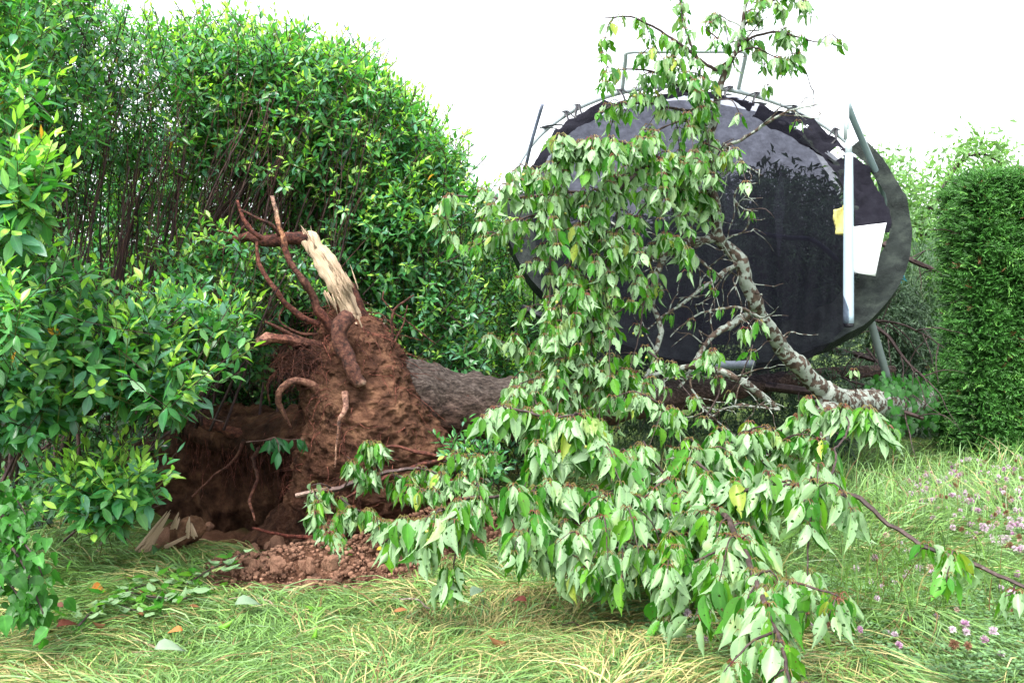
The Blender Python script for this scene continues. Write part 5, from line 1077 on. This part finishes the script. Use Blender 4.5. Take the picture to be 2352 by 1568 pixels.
# far wood closing the horizon
rng = np.random.RandomState(600); g = G(); n = 30000
x = rng.uniform(-60, 60, n); h = 4.5+2.2*n2(x, x*0, .12, 99, 3)+1.*n2(x, x*0, .6, 98, 2); h = np.where(np.abs(x-21) < 3.0, 1.0, h)
z = h*np.sqrt(rng.rand(n)); y = 55+rng.uniform(-3, 6, n)
leaves(g, T_far, np.stack([x, y, z], 1), rdir(n, rng), rdir(n, rng)+np.array([0, -.5, .5]), rng.uniform(.4, .9, n), .6, np.array([.09, .17, .07])*rng.uniform(.6, 1.4, (n, 1)))
tag(g.build('woods', M_far), 'distant line of trees closing the far side of the lawn', 'wood', kind='stuff')

# ------------------------------------------------------------------ clods, stones and litter
def on_ground(px, py, lift=0.):
    d = 1.6*F/(py-HY)
    for _ in range(6):
        x = (px-HX)/F*d; z = float(gh(np.array([x]), np.array([d]))[0]); d = (1.6-z)*F/(py-HY)
    return np.array([(px-HX)/F*d, d, z+lift])
rc = np.random.RandomState(77)
cm = [ico('soil_clod', M_clod, 1., 3, .55, k+1, (1, .85, .7), k % 2 == 0) for k in range(6)]
for _ in range(210):
    t = rc.rand()
    if t < .7: px, py = 712+rc.randn()*72, 1318+rc.randn()*18
    elif t < .85: px, py = 760+rc.rand()*250, 1230+rc.rand()*60
    else: px, py = 500+rc.rand()*200, 1262+rc.rand()*40
    r = (.011+.052*rc.rand()**2.4)*(1 if t < .7 else .85); c = on_ground(px, py, r*.4+.008)
    o = bpy.data.objects.new('soil_clod', cm[rc.randint(6)]); C.objects.link(o); o.location = c; o.scale = (r, r*rc.uniform(.7, 1.1), r*rc.uniform(.6, .95)); o.rotation_euler = tuple(rc.rand(3)*6)
    tag(o, 'reddish clod of dry earth '+('in the clod heap at the front edge of the pit' if t < .7 else 'on the dark soil right of the clod heap' if t < .85 else 'on the pit floor left of the clod heap'), 'clod', 'earth clods in the heap' if t < .7 else 'earth clods on dark soil' if t < .85 else 'earth clods on the pit floor')
for (px, py, r, lab, s3) in ((640, 1270, .06, 'large upright stone leaning at the dark bottom of the pit', (1.1, .7, 1.5)), (378, 1238, .055, 'round brown stone wedged in the splintered stump', (1, .8, 1.15)),
                        (412, 1320, .05, 'flat reddish stone alone on the grass below the splintered stump', (1.2, 1, .5)), (480, 1215, .035, 'brown stone at the mouth of the pit right of the splintered stump', (1.1, .8, .9))):
    me = ico('stone', M_clod, 1., 3, .3, px, (1, 1, 1)); o = bpy.data.objects.new('stone', me); C.objects.link(o); c = on_ground(px, py, r*.55) if px != 378 else P(376, 1236, 5.80)
    o.location = c; o.scale = tuple(r*np.array(s3)); o.rotation_euler = (.2, .3, px); tag(o, lab, 'stone')
# fine crumbs strewn over the torn earth and the edge of the turf
n = 16000; x = rc.uniform(-2.4, .6, n); y = rc.uniform(5.0, 7.0, n); ms = soilmask(x, y); k_ = rc.rand(n) < np.clip(ms+.10*gauss(x, y, -.9, 5.4, 1., .5), 0, 1); x, y = x[k_], y[k_]; n = len(x)
rr = .0025+.014*rc.rand(n)**4; c8 = np.array([(a, b, c) for a in (-1, 1) for b in (-1, 1) for c in (-1, 1)], float)
V = c8[None]*rr[:, None, None]*rc.uniform(.5, 1.1, (n, 8, 3)); an = rc.rand(n)*6.28; ca, sa = np.cos(an)[:, None], np.sin(an)[:, None]
V = np.stack([V[..., 0]*ca-V[..., 1]*sa, V[..., 0]*sa+V[..., 1]*ca, V[..., 2]], -1)+np.stack([x, y, gh(x, y)+.035+rr*.3+.03*n2(x, y, 6, 7, 3)], -1)[:, None]
f6 = np.array([(0, 1, 3, 2), (4, 6, 7, 5), (0, 4, 5, 1), (2, 3, 7, 6), (0, 2, 6, 4), (1, 5, 7, 3)])
g = G(); g.add(V.reshape(-1, 3), (f6[None]+np.arange(n)[:, None, None]*8).reshape(-1, 4), None, np.repeat(rc.uniform(.5, 1.25, (n, 1))*np.ones((1, 3)), 8, axis=0))
tag(g.build('soil_crumbs', M_clod), 'loose crumbs of red brown soil strewn around the pit', 'soil', kind='stuff')
# crumbly soil heaps
for (px, py, rx, rz, lab) in ((720, 1262, .20, .11, 'crumbly dark soil heap at the right of the pit'), (930, 1190, .34, .20, 'larger crumbly soil heap under the snapped cherry branch')):
    c = on_ground(px, py); g = G(); c[2] -= .02
    loft(g, [(c+np.array([-rx, 0, 0]), .01, .01), (c+np.array([-rx*.6, 0, 0]), rx*.6, rz*.7), (c, rx*.7, rz), (c+np.array([rx*.6, 0, 0]), rx*.6, rz*.75), (c+np.array([rx, 0, 0]), .01, .01)], 110, 110, .03, 9, .018, (.8, .75, .78), 0, px, (np.array([0, 1., 0]), np.array([0, 0, 1.])))
    tag(g.build('soil_heap', M_soil), lab, 'soil')
# splintered stump
ST = empty('splintered_stump', on_ground(385, 1255), 'short splintered stump of pale wood packed with earth at the grass edge', 'stump')
g = G(); c = P(418, 1222, 5.88)
loft(g, [(c+np.array([-.13, 0, -.03]), .01, .01), (c+np.array([-.08, 0, -.02]), .09, .07), (c+np.array([.02, 0, 0]), .10, .08), (c+np.array([.1, 0, .02]), .07, .06), (c+np.array([.15, 0, .03]), .01, .01)], 70, 70, .02, 14, .012, (1.2, 1.15, 1.1), 0, 3, (np.array([0, 1., 0]), np.array([0, 0, 1.])))
g.build('packed_earth', M_soil, ST); g = G()
for (a, b, w, k) in (((328, 1266), (392, 1172), 11, 9), ((336, 1258), (376, 1198), 11, 8), ((395, 1212), (412, 1175), 5, 4), ((404, 1212), (414, 1185), 4, 3), ((432, 1225), (436, 1185), 8, 5), ((445, 1230), (438, 1198), 6, 4), ((380, 1255), (440, 1225), 5, 4), ((352, 1240), (376, 1212), 5, 3)):
    for j in range(k*3):
        o_ = rc.randn(2)*w*.5; t = rc.uniform(.6, 1.)
        pa = P(a[0]+o_[0], a[1]+o_[1], 5.66); pb = P(a[0]+(b[0]-a[0])*t+o_[0]*.4, a[1]+(b[1]-a[1])*t+o_[1]*.4, 5.68)
        tube(g, np.array([pa, (pa*.45+pb*.55), pb]), [w/F*1.3*rc.uniform(.6, 1.4), w/F*1.5, .001], 4, (1, 1, 1))
g.build('splinters', M_wood, ST)
# dead leaves on the grass
tl = leaf_tmpl([.1, .75, 1., .8, .4, .05], .5, .3)
for (px, py, L_, c, lab) in ((40, 1445, .085, (.62, .17, .02), 'bright orange dead leaf on the grass at the far edge, below the sapling'), (210, 1405, .10, (.60, .22, .02), 'orange-yellow dead leaf at the tip of the leafy cherry sprig'),
        (150, 1450, .07, (.30, .12, .08), 'pinkish brown dead leaf between the sapling and the cherry sprig'), (420, 1508, .065, (.60, .20, .05), 'small orange leaf alone on the grass in front of the cherry sprig'),
        (45, 1498, .07, (.10, .03, .03), 'dark maroon dead leaf below the sapling'), (865, 1312, .055, (.70, .42, .02), 'small yellow leaf on the grass beside the clod heap'), (1210, 1437, .075, (.30, .07, .05), 'red brown leaf on the straw coloured grass in the middle'),
        (540, 1445, .12, (.25, .38, .24), 'single pale green leaf lying on grass right of the cherry sprig'), (355, 1555, .12, (.30, .42, .28), 'pale green leaf lying at the bottom edge of the lawn'), (1080, 1425, .11, (.26, .40, .26), 'blue-green leaf lying flat on the grass under the hanging cluster'),
        (365, 1310, .12, (.08, .24, .07), 'dark green upturned leaf on the grass below the stump'), (1940, 1308, .09, (.45, .50, .18), 'yellow-green leaf on the grass right of the front branch'), (130, 1500, .09, (.30, .08, .05), 'reddish brown dead leaf in front of the cherry sprig')):
    g = G(); c_ = on_ground(px, py, .12); a = px*1.7
    leaves(g, tl, c_[None]*1., np.array([[cos(a), .3*sin(a), .1]]), np.array([[.1, -.5, .9]]), np.array([L_]), np.array([.5]), np.array([c])*.7, np.array([1.]))
    o = g.build('fallen_leaf', M_dead); md = o.modifiers.new('thickness', 'SOLIDIFY'); md.thickness = .0006; tag(o, lab, 'leaf')
for (a, b, r, c, lab) in (((212, 1310), (248, 1262), .008, (3.5, 4, 4), 'pale lichened stick lying on the grass hump'), ((1290, 1472), (1340, 1500), .005, (1.5, 1.2, 1.2), 'short dark twig on the grass in the middle'),
        ((900, 1412), (990, 1440), .007, (3, 3.6, 3.4), 'lichened twig half sunk in flattened grass'), ((1960, 1555), (2080, 1590), .004, (1.6, .8, .8), 'thin red-brown twig at the bottom beside the front branch')):
    g = G(); A_, B_ = on_ground(*a, .08), on_ground(*b, .10); p = jitter(smooth_path(np.array([A_, (A_+B_)/2+np.array([.02, 0, .02]), B_]), .02), .015, 12, a[0]); tube(g, p, [r, r*.8, r*.4], 6, c, lump=.3, lscale=40)
    tag(g.build('fallen_twig', M_twig), lab, 'twig')

rl = np.random.RandomState(123)
for k in range(30):
    if k < 12: px, py, wh = rl.uniform(200, 640), rl.uniform(1340, 1500), 'scattered round the flat cherry sprig'
    elif k < 22: px, py, wh = rl.uniform(700, 1400), rl.uniform(1330, 1560), 'on the straw coloured grass left of the front branch'
    else: px, py, wh = rl.uniform(1850, 2300), rl.uniform(1320, 1560), 'among the clover right of the front branch'
    g = G(); c_ = on_ground(px, py, .10); a = rl.rand()*6.28; grn = rl.rand() < .6
    leaves(g, T_ch[rl.randint(3)], c_[None], np.array([[cos(a), sin(a)*.7, rl.uniform(-.1, .25)]]), np.array([[.1, -.4, .9]])*(1 if rl.rand() < .5 else -1), np.array([rl.uniform(.06, .10)]), np.array([.42]), (C_TOP2 if grn else np.array([.25, .11, .04]))[None]*rl.uniform(.7, 1.2), np.array([1.5]))
    o = g.build('fallen_leaf', M_cherry if grn else M_dead); md = o.modifiers.new('thickness', 'SOLIDIFY'); md.thickness = .0005
    tag(o, ('torn green cherry leaf ' if grn else 'curled brown leaf ')+wh, 'leaf', ('green leaves ' if grn else 'brown leaves ')+wh)
TS = empty('torn_leafy_sprig', P(620, 1010, 6.5), 'small torn sprig of dark leaves caught on roots over the mouth of the pit', 'sprig')
rt2 = np.random.RandomState(9); gs, gt_ = G(), G()
for (a, b) in (((565, 1015, 6.55), (700, 1010, 6.45)), ((620, 1012, 6.5), (640, 1040, 6.4))):
    p = jitter(smooth_path(PP([a, ((a[0]+b[0])/2, a[1]-8, a[2]), b]), .03), .02, 9, a[0]); tube(gt_, p, [.006, .004, .002], 5, (2.2, 2, 1.8))
    kk = rt2.randint(0, len(p), 13); leaves(gs, T_lau, p[kk], np.stack([rt2.randn(13)*.5, rt2.randn(13)*.3-.2, -np.ones(13)], 1), np.array([0, -.9, .3])+rt2.randn(13, 3)*.4, rt2.uniform(.07, .12, 13), .42, OLD[None]*rt2.uniform(.6, 1.3, (13, 1)))
gs.build('leaves', M_laurel, TS); gt_.build('branchlet', M_twig, TS)

# ------------------------------------------------------------------ clover
rk = np.random.RandomState(111)
g = G(); n = 9000; q = np.vstack([sample_poly([(1900, 1085), (2400, 1075), (2400, 1600), (1900, 1600), (1780, 1300)], n, rk), sample_poly([(1350, 1440), (1900, 1400), (1900, 1600), (1350, 1600)], 1500, rk)])
d = 1.6*F/(q[:, 1]-HY); x = (q[:, 0]-HX)/F*d; z = gh(x, d)+rk.uniform(.03, .13, len(d)); tcv = leaf_tmpl([.2, .8, 1., .5], .2, .05)
for j in range(3):
    a = rk.rand(len(d))*6.28+j*2.09; leaves(g, tcv, np.stack([x, d, z], 1), np.stack([np.cos(a), np.sin(a), rk.uniform(-.1, .4, len(d))], 1), np.array([0, -.3, 1.])+rdir(len(d), rk)*.3, rk.uniform(.010, .020, len(d)), .8, np.array([.13, .25, .10])*rk.uniform(.5, 1.4, (len(d), 1)))
tag(g.build('clover', M_grass), 'patch of small clover leaves growing through the grass', 'clover', kind='stuff')
def clover_head(seed, c1, c2):
    rng = np.random.RandomState(seed); g = G(); n = 90; dv = nrm(rng.randn(n, 3)+np.array([0, 0, .35]))
    k = rng.rand(n, 1); leaves(g, T_far, dv*.003, dv, rdir(n, rng), rng.uniform(.010, .015, n), .35, np.array(c1)*(1-k)+np.array(c2)*k)
    o = g.build('flower_head', M_petal); me = o.data; bpy.data.objects.remove(o); return me
heads = [clover_head(1, (.70, .50, .66), (.9, .82, .88)), clover_head(2, (.50, .22, .45), (.80, .58, .74)), clover_head(3, (.55, .38, .34), (.75, .58, .52)), clover_head(4, (.22, .11, .06), (.36, .2, .12))]
g = G(); tube(g, smooth_path(np.array([(0, 0, -.16), (.006, 0, -.08), (0, 0, 0)]), .03), .0014, 4, (1.3, 3.5, .9)); st_o = g.build('stem', M_stem); st_me = st_o.data; bpy.data.objects.remove(st_o)
fl = np.vstack([sample_poly([(2080, 1110), (2352, 1080), (2352, 1330), (2240, 1290), (2060, 1190)], 205, rk), sample_poly([(1950, 1300), (2352, 1340), (2352, 1568), (1950, 1568)], 42, rk), sample_poly([(1400, 1470), (1900, 1450), (1900, 1568), (1400, 1568)], 14, rk), sample_poly([(1850, 1230), (2080, 1230), (2080, 1320), (1850, 1320)], 8, rk)])
for k, (px, py) in enumerate(fl):
    t = rk.choice(4, p=[.4, .27, .15, .18]); c = on_ground(px, py, rk.uniform(.10, .17)); s = rk.uniform(.9, 1.6)
    o = bpy.data.objects.new('clover_flower', None); C.objects.link(o); o.location = c; o.empty_display_size = .02; o.rotation_euler = (rk.randn()*.25, rk.randn()*.25, rk.rand()*6)
    h = bpy.data.objects.new('flower_head', heads[t]); h.scale = (s, s, s); s2 = bpy.data.objects.new('stem', st_me)
    for ch in (h, s2): C.objects.link(ch); ch.parent = o
    kd = ('mauve pink', 'deeper pink', 'dusty pink', 'faded brown')[t]
    wh = ('in the dense patch below the clipped hedge, above the cherry branch' if k < 205 and py < 1200 else 'in the dense patch just above the long cherry branch' if k < 205 else 'in the grass under the long cherry branch' if k < 247 and py < 1450 else 'at the bottom edge right of the front branch' if k < 247 else 'at the bottom edge left of the front branch' if k < 261 else 'in shade under the leafy cherry branch')
    tag(o, kd+' clover head '+wh, 'flower', kd+' clover heads '+wh)
